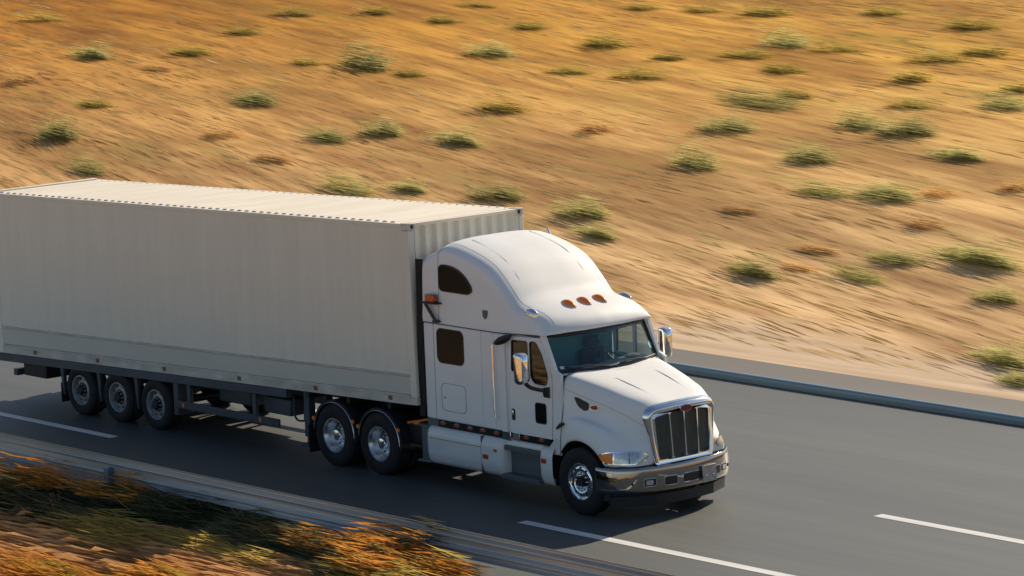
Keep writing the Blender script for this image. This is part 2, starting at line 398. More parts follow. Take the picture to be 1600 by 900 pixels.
# ================================================================== CONTAINER
TH = 0.032; ZB = 1.263; HC = 2.95; LC = 12.30; WH = 1.22
XF = Matrix.Translation((0, 0, ZB)) @ Matrix.Rotation(-TH, 4, 'Y') @ Matrix.Rotation(-.006, 4, 'X')
XFn = [list(r) for r in XF]
box = empty('shipping_container', tuple((XF @ Vector((-LC/2, 0, 0)))), 'long cream white shipping container with a ribbed front carried on the trailer', 'container')
def cpart(g, name, m, **k): return g.build(name, m, box, xf=XFn, **k)
g = MB()
# side panels: shallow corrugation
def corr(a, b, depth, pitch_, flat):
    """polyline along a..b with trapezoid steps of depth"""
    pts = []; t = a; sl = (pitch_-2*flat)/2
    while t < b-1e-6:
        for dt, d in ((0, 0), (flat, 0), (flat+sl, depth), (2*flat+sl, depth)):
            if t+dt < b: pts.append((t+dt, d))
        t += pitch_
    pts.append((b, 0)); return pts
for sgn in (-1, 1):
    g = MB(); pl = corr(-LC+.16, -.16, .009, .2776, .11)
    g.grid(np.array([[(x, sgn*(WH-.012-d), z) for z in (.50, HC-.06)] for x, d in pl]))
    cpart(g, 'side_panel', boxp, smooth=20)
    g = MB(); g.box(-LC+.16, sgn*(WH-.02), .17, -.16, sgn*(WH-.006), .46); cpart(g, 'lower_side_band', boxband, bevel=.003)
    g = MB(); g.box(-LC+.16, sgn*(WH-.03), .465, -.16, sgn*(WH+.004), .497); cpart(g, 'rub_strip', boxrail, bevel=.004)
    g = MB(); g.box(-LC+.17, sgn*(WH-.12), .0, -.17, sgn*(WH-.002), .165)
    g.box(-LC+.17, sgn*(WH-.004), .125, -.17, sgn*(WH+.006), .150); cpart(g, 'bottom_side_rail', boxrail, bevel=.004)
    g = MB(); g.box(-LC+.17, sgn*(WH-.06), HC-.062, -.17, sgn*(WH-.001), HC-.004); cpart(g, 'top_side_rail', boxp, bevel=.006)
    for x in (-.2, -2.2, -4.35, -6.55, -8.6, -10.6):
        g = MB(); g.box(x-.55, sgn*(WH-.002), .045, x-.45, sgn*(WH+.007), .115); cpart(g, 'marker_light', dullamber, bevel=.004)
# roof with transverse corrugation
pl = corr(-LC+.12, -.12, .02, .209, .075)
g = MB(); g.grid(np.array([[(x, y, HC+.002-d) for y in (-WH+.07, WH-.07)] for x, d in pl])); cpart(g, 'roof_panel', boxroof, smooth=20)
g = MB()
for sgn in (-1, 1):
    g.box(-LC+.1, sgn*(WH-.075), HC-.03, -.1, sgn*(WH-.012), HC-.001)
g.box(-.12, -WH+.1, HC-.05, -.001, WH-.1, HC); g.box(-LC, -WH+.1, HC-.05, -LC+.12, WH-.1, HC+.03)
cpart(g, 'roof_edge', boxroof, bevel=.006)
# little humps where the roof corrugations end, one per corrugation along the near edge; their grey paints in recess shade
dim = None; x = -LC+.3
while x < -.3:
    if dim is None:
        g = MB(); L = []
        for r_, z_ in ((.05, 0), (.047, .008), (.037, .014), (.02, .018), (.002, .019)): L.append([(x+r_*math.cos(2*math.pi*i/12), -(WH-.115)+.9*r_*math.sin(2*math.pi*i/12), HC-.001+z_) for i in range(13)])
        g.grid(np.array(L)); dim = cpart(g, 'roof_dimple', mat('dimple_shade_grey', (.30, .29, .28), .6), smooth=180)
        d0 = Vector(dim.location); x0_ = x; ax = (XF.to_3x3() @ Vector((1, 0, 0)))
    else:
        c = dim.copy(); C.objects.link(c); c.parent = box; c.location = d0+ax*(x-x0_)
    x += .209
# front: corner posts, top beam, deep corrugated end wall
for sgn in (-1, 1):
    g = MB(); g.box(-.16, sgn*(WH-.0), .12, -.004, sgn*(WH-.07), HC-.11); g.box(-.06, sgn*(WH-.071), .12, -.03, sgn*(WH-.16), HC-.11); cpart(g, 'corner_post', boxp, bevel=.012)
    for z0, z1 in ((0, .118), (HC-.108, HC+.008)):
        g = MB(); g.box(-.175, sgn*(WH+.004), z0, .0, sgn*(WH-.165), z1)
        cpart(g, 'corner_casting', boxrail, bevel=.012)
        g = MB(); g.plate(ellipse(sgn*(WH-.09), (z0+z1)/2, .03, .038), lambda u, v, d: (.002-d, u, v), .01); cpart(g, 'casting_hole', blackp)
    g = MB(); g.box(-LC, sgn*WH, 0, -LC+.16, sgn*(WH-.1), HC); cpart(g, 'rear_post', boxp, bevel=.01)
pl = [(y, d) for y, d in corr(-WH+.16, WH-.16, .075, .233, .080)]
g = MB(); g.grid(np.array([[(-.03-d, y, z) for z in (.1, HC-.05)] for y, d in pl])); cpart(g, 'front_wall', boxp, smooth=20)
g = MB(); g.box(-.12, -WH+.166, 0, -.01, WH-.166, .12); cpart(g, 'front_sill', boxrail, bevel=.006)
g = MB(); g.box(-LC+.02, -WH+.1, .12, -LC+.06, WH-.1, HC-.05); cpart(g, 'rear_door', boxp)
g = MB(); g.box(-LC+.1, -WH+.13, .06, -.13, WH-.13, .16); cpart(g, 'floor', dark)

# ================================================================== TRAILER
tr = empty('semi_trailer', (-8.55, 0, 0), 'dark blue-grey three axle semi trailer chassis under the cream container', 'trailer')
def tpart(g, name, m, pitched=True, **k): return g.build(name, m, tr, xf=XFn if pitched else None, **k)
for sgn in (-1, 1):
    g = MB(); g.box(-LC-.02, sgn*1.10, -.155, -3.55, sgn*1.21, -.006); tpart(g, 'side_frame', chassis, bevel=.008)
    g = MB(); g.box(-LC, sgn*.42, -.34, -3.3, sgn*.56, -.05); g.box(-3.3, sgn*.42, -.16, -.55, sgn*.56, -.05); tpart(g, 'main_beam', chassis, bevel=.01)
    # landing leg
    g = MB(); g.box(-3.24, sgn*.94, .36, -3.10, sgn*1.08, 1.15); g.box(-3.215, sgn*.965, .24, -3.125, sgn*1.055, .37); g.box(-3.33, sgn*.90, .19, -3.01, sgn*1.12, .235)
    g.box(-3.30, sgn*.97, .62, -3.24, sgn*1.05, .80)
    tpart(g, 'landing_leg', chassis, False, bevel=.008)
    # side under-run guard
    g = MB(); g.box(-6.72, sgn*1.16, .47, -3.80, sgn*1.20, .60); g.box(-6.5, sgn*1.10, .47, -6.4, sgn*1.155, 1.0); g.box(-4.6, sgn*1.10, .55, -4.5, sgn*1.155, 1.02)
    o = tpart(g, 'side_guard', chassis, False, bevel=.006)
    for x in (-6.55, -4.32):
        g = MB(); g.box(x-.03, sgn*1.20, .50, x+.03, sgn*1.212, .57); g.build('reflector', amber, o)
    for x in (-9.72, -8.56, -7.40):
        wheel(tr, 'trailer', x, sgn*1.21, sgn, .455, .265, .35)
        # tapering mudguard stay and flap behind each wheel
        g = MB(); g.hexa([(x-.60, sgn*1.12, .30), (x-.555, sgn*1.12, .30), (x-.555, sgn*1.17, .30), (x-.60, sgn*1.17, .30), (x-.66, sgn*1.10, .93), (x-.54, sgn*1.10, .93), (x-.54, sgn*1.19, .93), (x-.66, sgn*1.19, .93)])
        tpart(g, 'mudguard_stay', chassis, False, bevel=.006)
        g = MB(); g.box(x-.645, sgn*.84, .16, x-.632, sgn*1.185, .52); tpart(g, 'mud_flap', rubber, False)
    g = MB(); g.box(-6.86, sgn*.86, .33, -6.72, sgn*1.19, 1.0); tpart(g, 'front_mudguard', chassis, False, bevel=.012)
for x in (-9.72, -8.56, -7.40):
    g = MB(); g.tube([(x, -1.0, .44), (x, 1.0, .44)], .07, 12); tpart(g, 'axle', dark, False)
    g = MB(); g.box(x-.45, -.80, .86, x+.45, -.62, .905); g.box(x-.45, .62, .86, x+.45, .80, .905); tpart(g, 'suspension_arm', dark, False)
g = MB()
for x in np.arange(-11.9, -.5, 1.1): g.box(x-.04, -1.095, -.14, x+.04, 1.095, -.02)
tpart(g, 'cross_members', dark)
g = MB(); g.box(-12.0, -1.12, .47, -11.88, 1.12, .59); tpart(g, 'rear_bumper_bar', chassis, False, bevel=.01)
for b_ in ((-11.87, -.62, .50, -11.70, -.45, .86), (-11.87, .45, .50, -11.70, .62, .86)):
    g = MB(); g.box(*b_); tpart(g, 'rear_bracket', dark, False, bevel=.01)
for b_ in ((-11.69, -1.1, .50, -10.95, -.5, .85), (-11.3, .4, .56, -10.9, 1.1, .85)):
    g = MB(); g.box(*b_); tpart(g, 'storage_box', dark, False, bevel=.02)
g = MB(); g.box(-6.1, -.75, .60, -5.2, -.42, .93); tpart(g, 'tool_box', chassis, False, bevel=.02)
g = MB(); g.box(-4.5, -.98, .62, -3.75, -.45, .90); tpart(g, 'battery_box', chassis, False, bevel=.02)
g = MB(); g.tube([(-6.4, .75, .72), (-5.1, .75, .74)], .16, 16); tpart(g, 'air_tank', chassis, False)
g = MB(); g.tube([tuple(p) for p in cr([(-3.62, -1.0, 1.0), (-3.60, -1.02, .72), (-3.48, -1.03, .60), (-3.26, -1.02, .62)], 6)], .018, 6); tpart(g, 'air_hose', blackp, False)
g = MB(); g.box(-3.22, -.94, .62, -3.12, .94, .70); tpart(g, 'leg_brace', chassis, False)

# ================================================================== TRACTOR
TX = 0.03          # small forward shift of the tractor
tk = empty('semi_truck', (1.3, 0, 0), 'white long nosed tractor truck with sleeper cab and chrome grille pulling the container', 'truck')
def P(g, name, m, parent=None, **k): return g.build(name, m, parent or tk, **k)
def side(sgn, y0):      # 2-D (x, z) outline -> plane y = sgn*y0, d outwards
    return lambda u, v, d: (u, sgn*(y0+d), v)
SY = 1.12
# ---- roof fairing with visor
st = [(.10, 3.74, 3.70, 0), (.30, 3.85, 3.79, 0), (.52, 3.965, 3.895, 0), (.80, 3.985, 3.92, 0), (1.28, 3.885, 3.82, 0), (1.72, 3.715, 3.655, .0), (2.06, 3.43, 3.375, .0),
      (2.30, 3.21, 3.16, .03), (2.48, 3.15, 3.08, .05), (2.80, 3.085, 3.03, .09), (3.05, 3.0, 2.96, .12), (3.20, 2.90, 2.87, .14), (3.285, 2.79, 2.775, .15), (3.29, 2.735, 2.725, .15)]
G = []
def seam_z(x): return 2.655 if x < 1.9 else 2.655+.05*min(1, (x-1.9)/1.1)
for x, zc, zr, bow in st:
    b = seam_z(x); h = zr-b
    pts = [(0, zc), (.40, zc-.004), (.72, zr+(zc-zr)*.55), (.93, zr-.004), (1.045, zr-min(.075, h*.28)), (1.092, zr-min(.20, h*.55)), (1.11, b+h*.32), (SY, b+h*.12), (SY, b)]
    G.append([(x-bow*(y/1.05)**2, y, z) for y, z in pts])
G = np.array(G)
Gd = cr(np.transpose(cr(np.transpose(G, (1, 0, 2)), 4), (1, 0, 2)), 4)   # dense in both directions
full = np.concatenate([Gd[:, ::-1][:, :-1]*np.array((1, -1, 1)), Gd], 1)
g = MB(); g.grid(full); n2 = full.shape[1]
# rear cap and underside of the visor
g.add(list(full[0])+[(.10, 0, 2.66)], [(j, j+1, n2) for j in range(n2-1)])
lip = full[-1]; und = lip.copy(); und[:, 0] -= .30; und[:, 2] = np.minimum(und[:, 2], 2.70); und[:, 1] *= .95
g.grid(np.array([lip, und]))
fair = P(g, 'roof_fairing', white, smooth=60)
# seams of the fairing: vertical joint near the rear and the crown joint
def on_fair(x, y):
    """height of the fairing above (x, |y|)"""
    best = None; ay = abs(y)
    A = Gd.reshape(-1, 3); d = (A[:, 0]-x)**2+(A[:, 1]-ay)**2
    top = A[:, 2] > seam_z(x)+.02; d = np.where(top, d, 9)
    i = np.argsort(d)[:6]; ww = 1/(d[i]+1e-5); return float((A[i, 2]*ww).sum()/ww.sum())
# crease ribs on the roof
for sgn in (-1, 1):
    g = MB(); k0 = 8
    pth = [(x_, y_, on_fair(x_, y_)+.007) for x_, y_ in ((.80, .60), (1.0, .61), (1.25, .62), (1.45, .63), (1.65, .64), (1.8, .65), (1.95, .66), (2.1, .68))]
    pth = cr(pth, 5); L = []
    for i, p in enumerate(pth):
        wv = .004+.018*math.sin(math.pi*min(1, (i+1)/(len(pth)+1)))
        L.append([(p[0], sgn*(p[1]-wv), p[2]-.03), (p[0], sgn*p[1], p[2]+.0), (p[0], sgn*(p[1]+wv), p[2]-.02)])
    g.grid(np.array(L)); P(g, 'roof_rib', white, fair, smooth=180)
for sgn in (-1, 1):
    g = MB(); g.tube([tuple(p*np.array((1, sgn, 1))+np.array((0, sgn*.0005, 0.0005))) for p in Gd[8, 10:]], .0045, 5); P(g, 'fairing_seam', seam_m, fair)
    g = MB(); pth = [tuple(Gd[i, 11]*np.array((1, sgn, 1))+np.array((0, 0, .0005))) for i in range(9, 46)]; g.tube(pth, .0022, 5); P(g, 'fairing_seam', mat('pale_seam', (.35, .35, .35), .6), fair)
g = MB(); g.tube([tuple(p) for p in cr([(.1, -SY-.003, 2.652), (1.9, -SY-.003, 2.652), (2.6, -SY-.003, 2.68), (3.0, -SY-.003, 2.70)], 4)], .008, 5); P(g, 'cab_seam', seam_m, fair)
# roof marker lights
def roof_light(x, y, m, sc=1.0, splay=0):
    z = on_fair(x, y); g = MB(); L = []
    for i in range(9):
        t = i/8; wd = .055*sc*(math.sin(math.pi*(t*.86+.14))**.6); h = .062*sc*math.sin(math.pi*(.10+.80*t))**.8
        row = []
        for j in range(9):
            a = math.pi*j/8; row.append((x-.115*sc+.23*sc*t, y+splay*(t-.5)*.1-wd*math.cos(a), z-.012-.05*(t-.5)+h*math.sin(a)))
        L.append(row)
    g.grid(np.array(L)); g.add(L[-1]+[L[0][0]], [tuple(range(9))])
    o = P(g, 'marker_light', m, fair, smooth=50)
    g = MB(); base = ellipse(x, y, .128*sc, .062*sc, 20)
    g.plate(base, lambda u, v, d: (u, v, z-.034-.24*(u-x)+d), .03); g.build('light_base', chrome, o)
for y in (-.32, 0, .32): roof_light(2.79, y, amber, 1.3)
for y in (-.97, .97): roof_light(2.67, y, lens, 1.25, .3 if y > 0 else -.3)
# antenna stub
g = MB(); g.tube([(.95, .93, 3.86), (.86, .95, 3.95), (.80, .96, 3.98)], [.02, .016, .008], 8); P(g, 'antenna', chrome, fair)
# rounded upper sleeper windows
up = [(.56, 3.20), (1.27, 3.20), (1.36, 3.26), (1.33, 3.34), (1.18, 3.48), (.98, 3.57), (.78, 3.61), (.62, 3.61), (.565, 3.55)]
for sgn in (-1, 1):
    fn = lambda u, v, d, sgn=sgn: (u, sgn*(1.075+d), v)
    pl = rpoly(up, .10, 5)
    g = MB(); g.ring(pl, fn, .022, .050); o = P(g, 'sleeper_window', blackp, fair); g = MB(); g.plate(pl, fn, .045); g.build('pane', darkglass2, o)
# ---- sleeper body
g = MB(); g.box(.10, -SY, 1.075, 2.20, SY, 2.645)
slp = P(g, 'sleeper', white, bevel=.03)
for sgn in (-1, 1):
    for (pl, nm) in ((rrect(.46, 2.035, 1.10, 2.57, .10), 'sleeper_window'),):
        g = MB(); g.ring(pl, side(sgn, SY+.001), .022, .008); o = P(g, nm, blackp, slp); g = MB(); g.plate(pl, side(sgn, SY+.001), .005); g.build('pane', darkglass, o)
    g = MB(); pl = rrect(.52, 1.25, 1.12, 1.69, .09); g.ring(pl, side(sgn, SY-.004), .009, .006); P(g, 'hatch_seam', seam_m, slp)
    g = MB(); g.plate(rrect(.529, 1.259, 1.111, 1.681, .085), side(sgn, SY-.002), .005); o = P(g, 'luggage_hatch', white, slp)
    g = MB(); g.plate(ellipse(.60, 1.46, .012, .02, 12), side(sgn, SY+.004), .004); g.build('latch', blackp, o)
    for x in (.36, 1.55, 1.86):
        g = MB(); g.box(x-.004, sgn*(SY-.01), 1.09, x+.004, sgn*(SY+.0015), 2.64); P(g, 'panel_seam', seam_m if x < 1 else mat('faint_seam', (.5, .5, .5), .5), slp)
    g = MB(); g.tube([tuple(p) for p in cr([(1.93, sgn*SY, 1.30), (1.92, sgn*(SY+.05), 1.31), (1.905, sgn*(SY+.06), 1.38), (1.90, sgn*(SY+.06), 2.38), (1.90, sgn*(SY+.05), 2.45), (1.90, sgn*SY, 2.46)], 4)], .014, 8)
    P(g, 'grab_handle', chrome, slp)
    g = MB(); g.box(2.02, sgn*SY, 1.08, 2.16, sgn*(SY+.03), 2.60); P(g, 'door_jamb', white, slp, bevel=.02)
    # rubber gap extender at the rear of the sleeper
    g = MB(); g.hexa([(-.035, sgn*1.13, 1.10), (.10, sgn*1.13, 1.10), (.10, sgn*1.15, 1.10), (-.035, sgn*1.15, 1.10), (.005, sgn*1.13, 3.66), (.11, sgn*1.08, 3.66), (.11, sgn*1.10, 3.66), (.005, sgn*1.15, 3.66)])
    P(g, 'gap_extender', rubber, slp)
    # amber beacon on a folded arm
    g = MB(); g.plate([(.22, 2.98), (.30, 2.98), (.55, 2.71), (.47, 2.71)], side(sgn, SY+.06), .02); g.box(.22, sgn*(SY-.01), 2.98, .60, sgn*(SY+.12), 3.0); g.box(.44, sgn*(SY-.005), 2.68, .56, sgn*(SY+.08), 2.71)
    arm = P(g, 'beacon_bracket', blackp, slp)
    g = MB(); g.box(.30, sgn*(SY+.01), 3.003, .52, sgn*(SY+.11), 3.13); g.build('beacon', redl, arm, bevel=.02)
    # small shield badge on the side
    g = MB(); g.plate(rpoly([(1.62, 2.98), (1.74, 2.98), (1.73, 2.88), (1.68, 2.83), (1.63, 2.88)], .02, 3), side(sgn, SY-.012), .02); P(g, 'badge', greyp, slp)
g = MB(); g.box(2.16, -1.08, 1.1, 2.20, 1.08, 2.64)
# ---- cab: doors, pillars, cowl
AP = [(2.215, 1.085), (3.20, 1.085), (3.235, 1.5), (3.245, 2.03), (3.17, 2.30), (2.99, 2.665), (2.215, 2.625)]
mainw = rpoly([(2.27, 2.07), (2.50, 2.07), (2.695, 1.98), (2.695, 2.59), (2.30, 2.575)], .05, 4)
ventw = rpoly([(2.735, 2.02), (2.83, 1.925), (3.13, 1.925), (3.165, 2.08), (3.03, 2.42), (2.90, 2.60), (2.735, 2.595)], .06, 4)
loww = rrect(2.825, 1.305, 3.095, 1.64, .05)
trim = seam_m
for sgn in (-1, 1):
    g = MB(); g.plate(rpoly(AP, .02, 2), side(sgn, SY-.045), .045, [mainw, ventw, loww]); d = P(g, 'door', white, smooth=30)
    for pl in (mainw, ventw):
        g = MB(); g.ring(pl, side(sgn, SY-.03), -.016, .034); o = g.build('window', blackp, d)
        g = MB(); g.plate(pl, side(sgn, SY-.022), .006); g.build('pane', door_glass, o)
    g = MB(); g.ring(loww, side(sgn, SY-.002), -.018, .008); o = g.build('window', blackp, d); g = MB(); g.plate(loww, side(sgn, SY-.014), .006); g.build('pane', darkglass, o)
    g = MB(); g.plate(rrect(2.255, 1.29, 2.335, 1.475, .03), side(sgn, SY+.001), .008); h = g.build('handle', blackp, d)
    g = MB(); g.box(2.275, sgn*(SY+.009), 1.36, 2.312, sgn*(SY+.03), 1.455); g.build('grip', chrome, d, bevel=.01)
    # blind-spot mirror hood over the window
    L = []
    for i in range(9):
        t = i/8; x = 2.13+.22*t; rr = .07*math.sin(math.pi*(.10+.82*t))**.5
        L.append([(x-.02*math.cos(a), sgn*(SY+.10+.06*(1-t)+rr*1.2*math.cos(a)), 2.53+.10*t+rr*.95*math.sin(a)) for a in np.linspace(0, 2*math.pi, 13)])
    g = MB(); g.grid(np.array(L)); g.add(L[0], [tuple(range(13))]); g.add(L[-1], [tuple(range(13))]); g.tube([(2.32, sgn*(SY+.10), 2.62), (2.30, sgn*SY, 2.64)], .02, 6); g.build('blind_spot_mirror', blackp, d, smooth=60)
    # main mirror
    mz0, mz1 = 1.98, 2.49; mx, my = 2.985, 1.50
    def mfn(u, v, dd, sgn=sgn): return (mx-.07+dd-.012*((u)/.1)**2, sgn*(my+u), v)
    L = []
    prof = [(-.085, .80), (-.06, .97), (0, 1.0), (.05, .93), (.085, .72), (.10, .35), (.102, .05)]
    shape = rpoly([(-.125, mz0+.02), (.10, mz0), (.125, mz1), (-.095, mz1)], .07, 6); cc = np.mean(np.array(shape), 0)
    for dx, sc in prof: L.append([(mx+dx, sgn*(my+(p[0]-cc[0])*sc+cc[0]), cc[1]+(p[1]-cc[1])*(sc*.5+.5 if sc > .6 else sc*1.15)) for p in shape+shape[:1]])
    g = MB(); g.grid(np.array(L)); o = g.build('mirror', chrome, d, smooth=70)
    g = MB(); g.plate([((p[0]-cc[0])*.86+cc[0], (p[1]-cc[1])*.92+cc[1]) for p in shape], lambda u, v, dd, sgn=sgn: (mx-.083+dd, sgn*(my+u), v), .012); g.build('mirror_glass', blackp, o)
    g = MB(); g.tube([tuple(p) for p in cr([(3.0, sgn*1.47, 2.02), (3.03, sgn*1.38, 1.93), (3.10, sgn*1.22, 1.87), (3.14, sgn*1.12, 1.86)], 5)], .032, 8); g.add(*[[(3.05, sgn*1.13, 1.74), (3.20, sgn*1.13, 1.74), (3.20, sgn*1.13, 1.92), (3.05, sgn*1.13, 1.89), (3.08, sgn*1.17, 1.80), (3.18, sgn*1.17, 1.80), (3.18, sgn*1.17, 1.90), (3.08, sgn*1.17, 1.88)], [(0, 1, 2, 3), (4, 5, 6, 7), (0, 1, 5, 4), (1, 2, 6, 5), (2, 3, 7, 6), (3, 0, 4, 7)]]); g.build('mirror_arm', blackp, o)
# windscreen surface
def ws(t, y):  # t 0 bottom .. 1 top
    yb = y
    xb = 3.56-.27*(y/1.0)**2; xt = 3.22-.22*(y/1.0)**2
    return np.array((xb+(xt-xb)*t, y*(1.0+.02*(1-t)), 2.15+(2.735-2.15)*t))
T = np.linspace(0, 1, 7); YY = np.linspace(-1.02, 1.02, 25)
cabf = MB()
# roof liner, floor, rear trim and A pillars
for sgn in (-1, 1):
    cabf.tube([tuple(ws(t, sgn*1.055)) for t in np.linspace(-.05, 1.0, 6)], .05, 8)
    cabf.plate([(3.215, 1.085), (3.40, 1.0), (3.445, 1.6), (3.46, 2.13), (3.30, 2.20), (3.255, 2.03), (3.25, 1.5)], side(sgn, SY-.055), .05)
    cabf.plate([(3.255, 2.05), (3.335, 2.16), (3.08, 2.70), (3.005, 2.665), (3.185, 2.30)], side(sgn, SY-.07), .06)
cabf.grid(np.array([[tuple(ws(0, y)+np.array((a, 0, b))) for a, b in ((-.03, -.03), (.05, -.03), (.11, -.045))] for y in YY]))
cabf.box(2.2, -1.07, 2.635, 3.0, 1.07, 2.655)
cab = P(cabf, 'cab', white, smooth=45)
g = MB(); g.grid(np.array([[ws(t, y) for t in T] for y in YY])); wsc = P(g, 'windscreen', ws_glass, smooth=180)
g = MB(); lp = [tuple(ws(0, y)) for y in YY]+[tuple(ws(t, 1.02)) for t in T[1:-1]]+[tuple(ws(1, y)) for y in YY[::-1]]+[tuple(ws(t, -1.02)) for t in T[::-1][1:]]
g.tube(lp, .026, 8); g.build('windscreen_seal', blackp, wsc)
g = MB(); g.grid(np.array([[ws(t, y)+np.array((.006, 0, 0)) for t in (.86, .93, 1.0)] for y in YY])); g.build('sun_band', mat('sun_band_tint', (.006, .01, .012), .08, coat=1), wsc, smooth=180)
g = MB(); g.plate(ellipse(0, 0, .055, .062, 16), lambda u, v, d: tuple(ws(.28+v*1.6, .93+u*.8)+np.array((.004+d, 0, 0))), .002); g.build('sticker', sticker_m, wsc)
g = MB(); g.plate(rrect(-.03, -.03, .03, .03, .008), lambda u, v, d: tuple(ws(.10+v*1.2, -.93+u)+np.array((.004+d, 0, 0))), .002); g.build('sticker', mat('pale_sticker', (.6, .62, .6), .5), wsc)
for (y0, y1, ll) in ((-.15, -.82, 0), (.68, .02, 0)):
    g = MB(); pts = [tuple(ws(.03, y0)+np.array((.035, 0, -.01))), tuple(ws(.085, (y0+y1)/2)+np.array((.045, 0, 0))), tuple(ws(.06, y1)+np.array((.03, 0, 0)))]
    g.tube([tuple(p) for p in cr(pts, 5)], .011, 6); g.tube([tuple(ws(.035, y)+np.array((.02, 0, 0))) for y in np.linspace((y0+y1)/2+.28, (y0+y1)/2-.28, 6)], .010, 6); g.build('wiper', blackp, wsc)
# interior
g = MB(); L = []
for y in np.linspace(-1.0, 1.0, 13):
    bx = 3.47-.24*(y)**2; L.append([(bx, y, 2.09), (bx-.10, y, 2.125), (bx-.42, y, 2.14), (bx-.52, y, 2.08), (bx-.55, y, 1.6)])
g.grid(np.array(L)); dsh = P(g, 'dashboard', dash_m, smooth=60)
g = MB(); g.box(3.04, -.14, 2.15, 3.14, .02, 2.24); g.box(3.0, .05, 2.15, 3.08, .16, 2.30); g.build('dash_unit', blackp, dsh, bevel=.01)
g = MB()
for sgn in (-1, 1): g.box(3.0, sgn*.62, 2.142, 3.25, sgn*.80, 2.150)
g.build('dash_vent', blackp, dsh)
g = MB(); g.lathe([(.205, -.016), (.221, 0), (.205, .016), (.189, 0), (.205, -.016)], (0, 0, 0), 30, 'Z'); g.tube([(-.19, 0, 0), (.19, 0, 0)], .014, 6); g.tube([(0, 0, 0), (0, -.19, 0)], .014, 6); g.tube([(0, 0, .01), (0, 0, -.22)], .03, 8)
A = Matrix.Translation((2.83, .55, 2.06)) @ Matrix.Rotation(R(35), 4, 'Y'); g.build('steering_wheel', blackp, tk, xf=[list(r) for r in A])
for sgn in (-1, 1):
    g = MB(); g.box(2.28, sgn*.30, 1.25, 2.72, sgn*.80, 1.60); g.box(2.24, sgn*.30, 1.58, 2.38, sgn*.80, 2.22); g.box(2.25, sgn*.40, 2.24, 2.35, sgn*.70, 2.42); P(g, 'seat', seat_m, bevel=.05)
g = MB(); g.box(2.201, -1.06, 1.1, 2.215, 1.06, 2.63); g.box(2.2, -1.06, 1.08, 3.3, 1.06, 1.10); g.box(3.30, -1.05, 1.0, 3.33, 1.05, 2.05); P(g, 'cab_lining', mat('cab_lining', (.19, .38, .40), .9))
g = MB(); g.tube([tuple(ws(.98, .12)+np.array((-.10, 0, 0))), tuple(ws(.45, .02)+np.array((-.12, 0, 0)))], .012, 6); P(g, 'pull_cord', trim_m)
# ---- hood and fenders
AX, AZ, AR = 3.93, .512, .655
def arch(x): d = abs(x-AX); return AZ+math.sqrt(max(0, AR**2-d*d)) if d < AR else AZ
HS = [
 [(3.44,0,2.145),(3.44,.5,2.145),(3.44,.84,2.13),(3.44,.985,2.085),(3.44,1.045,1.97),(3.44,1.07,1.72),(3.44,1.085,1.52),(3.43,1.10,1.38),(3.42,1.125,1.15),(3.42,1.135,None)],
 [(3.68,0,2.10),(3.68,.49,2.10),(3.68,.81,2.085),(3.68,.945,2.035),(3.68,1.01,1.91),(3.68,1.025,1.68),(3.68,1.06,1.51),(3.68,1.13,1.45),(3.68,1.185,1.32),(3.68,1.20,None)],
 [(3.94,0,2.05),(3.94,.48,2.05),(3.94,.77,2.03),(3.94,.90,1.975),(3.94,.965,1.84),(3.94,.98,1.63),(3.94,1.035,1.50),(3.94,1.14,1.465),(3.94,1.20,1.34),(3.94,1.215,None)],
 [(4.20,0,1.99),(4.20,.46,1.99),(4.20,.73,1.97),(4.20,.855,1.91),(4.20,.92,1.77),(4.20,.935,1.57),(4.20,1.005,1.45),(4.20,1.12,1.415),(4.20,1.195,1.29),(4.20,1.215,None)],
 [(4.42,0,1.935),(4.42,.44,1.935),(4.42,.69,1.91),(4.42,.81,1.85),(4.42,.865,1.70),(4.42,.885,1.50),(4.42,.955,1.375),(4.42,1.08,1.325),(4.42,1.18,1.18),(4.42,1.205,None)],
 [(4.64,0,1.875),(4.64,.42,1.875),(4.64,.65,1.85),(4.63,.765,1.79),(4.62,.81,1.63),(4.61,.835,1.44),(4.60,.92,1.29),(4.585,1.04,1.20),(4.57,1.14,1.03),(4.56,1.165,.835)],
 [(4.86,0,1.80),(4.85,.40,1.80),(4.82,.61,1.775),(4.81,.71,1.70),(4.81,.735,1.52),(4.82,.74,1.34),(4.81,.80,1.20),(4.79,.92,1.10),(4.77,1.02,.97),(4.765,1.05,.835)],
 [(5.0,0,1.735),(4.985,.38,1.735),(4.94,.60,1.70),(4.92,.675,1.63),(4.92,.665,1.46),(4.93,.635,1.28),(4.94,.67,1.12),(4.93,.78,1.03),(4.92,.88,.93),(4.915,.91,.835)],
 [(5.0,0,1.70),(4.99,.36,1.69),(4.97,.55,1.65),(4.965,.60,1.58),(4.965,.60,1.44),(4.97,.58,1.28),(4.975,.58,1.12),(4.975,.58,1.02),(4.975,.59,.93),(4.975,.60,.835)]]
G = np.array([[(p[0], p[1], arch(p[0]) if p[2] is None else p[2]) for p in s] for s in HS])
D = cr(G, 8)      # dense along X
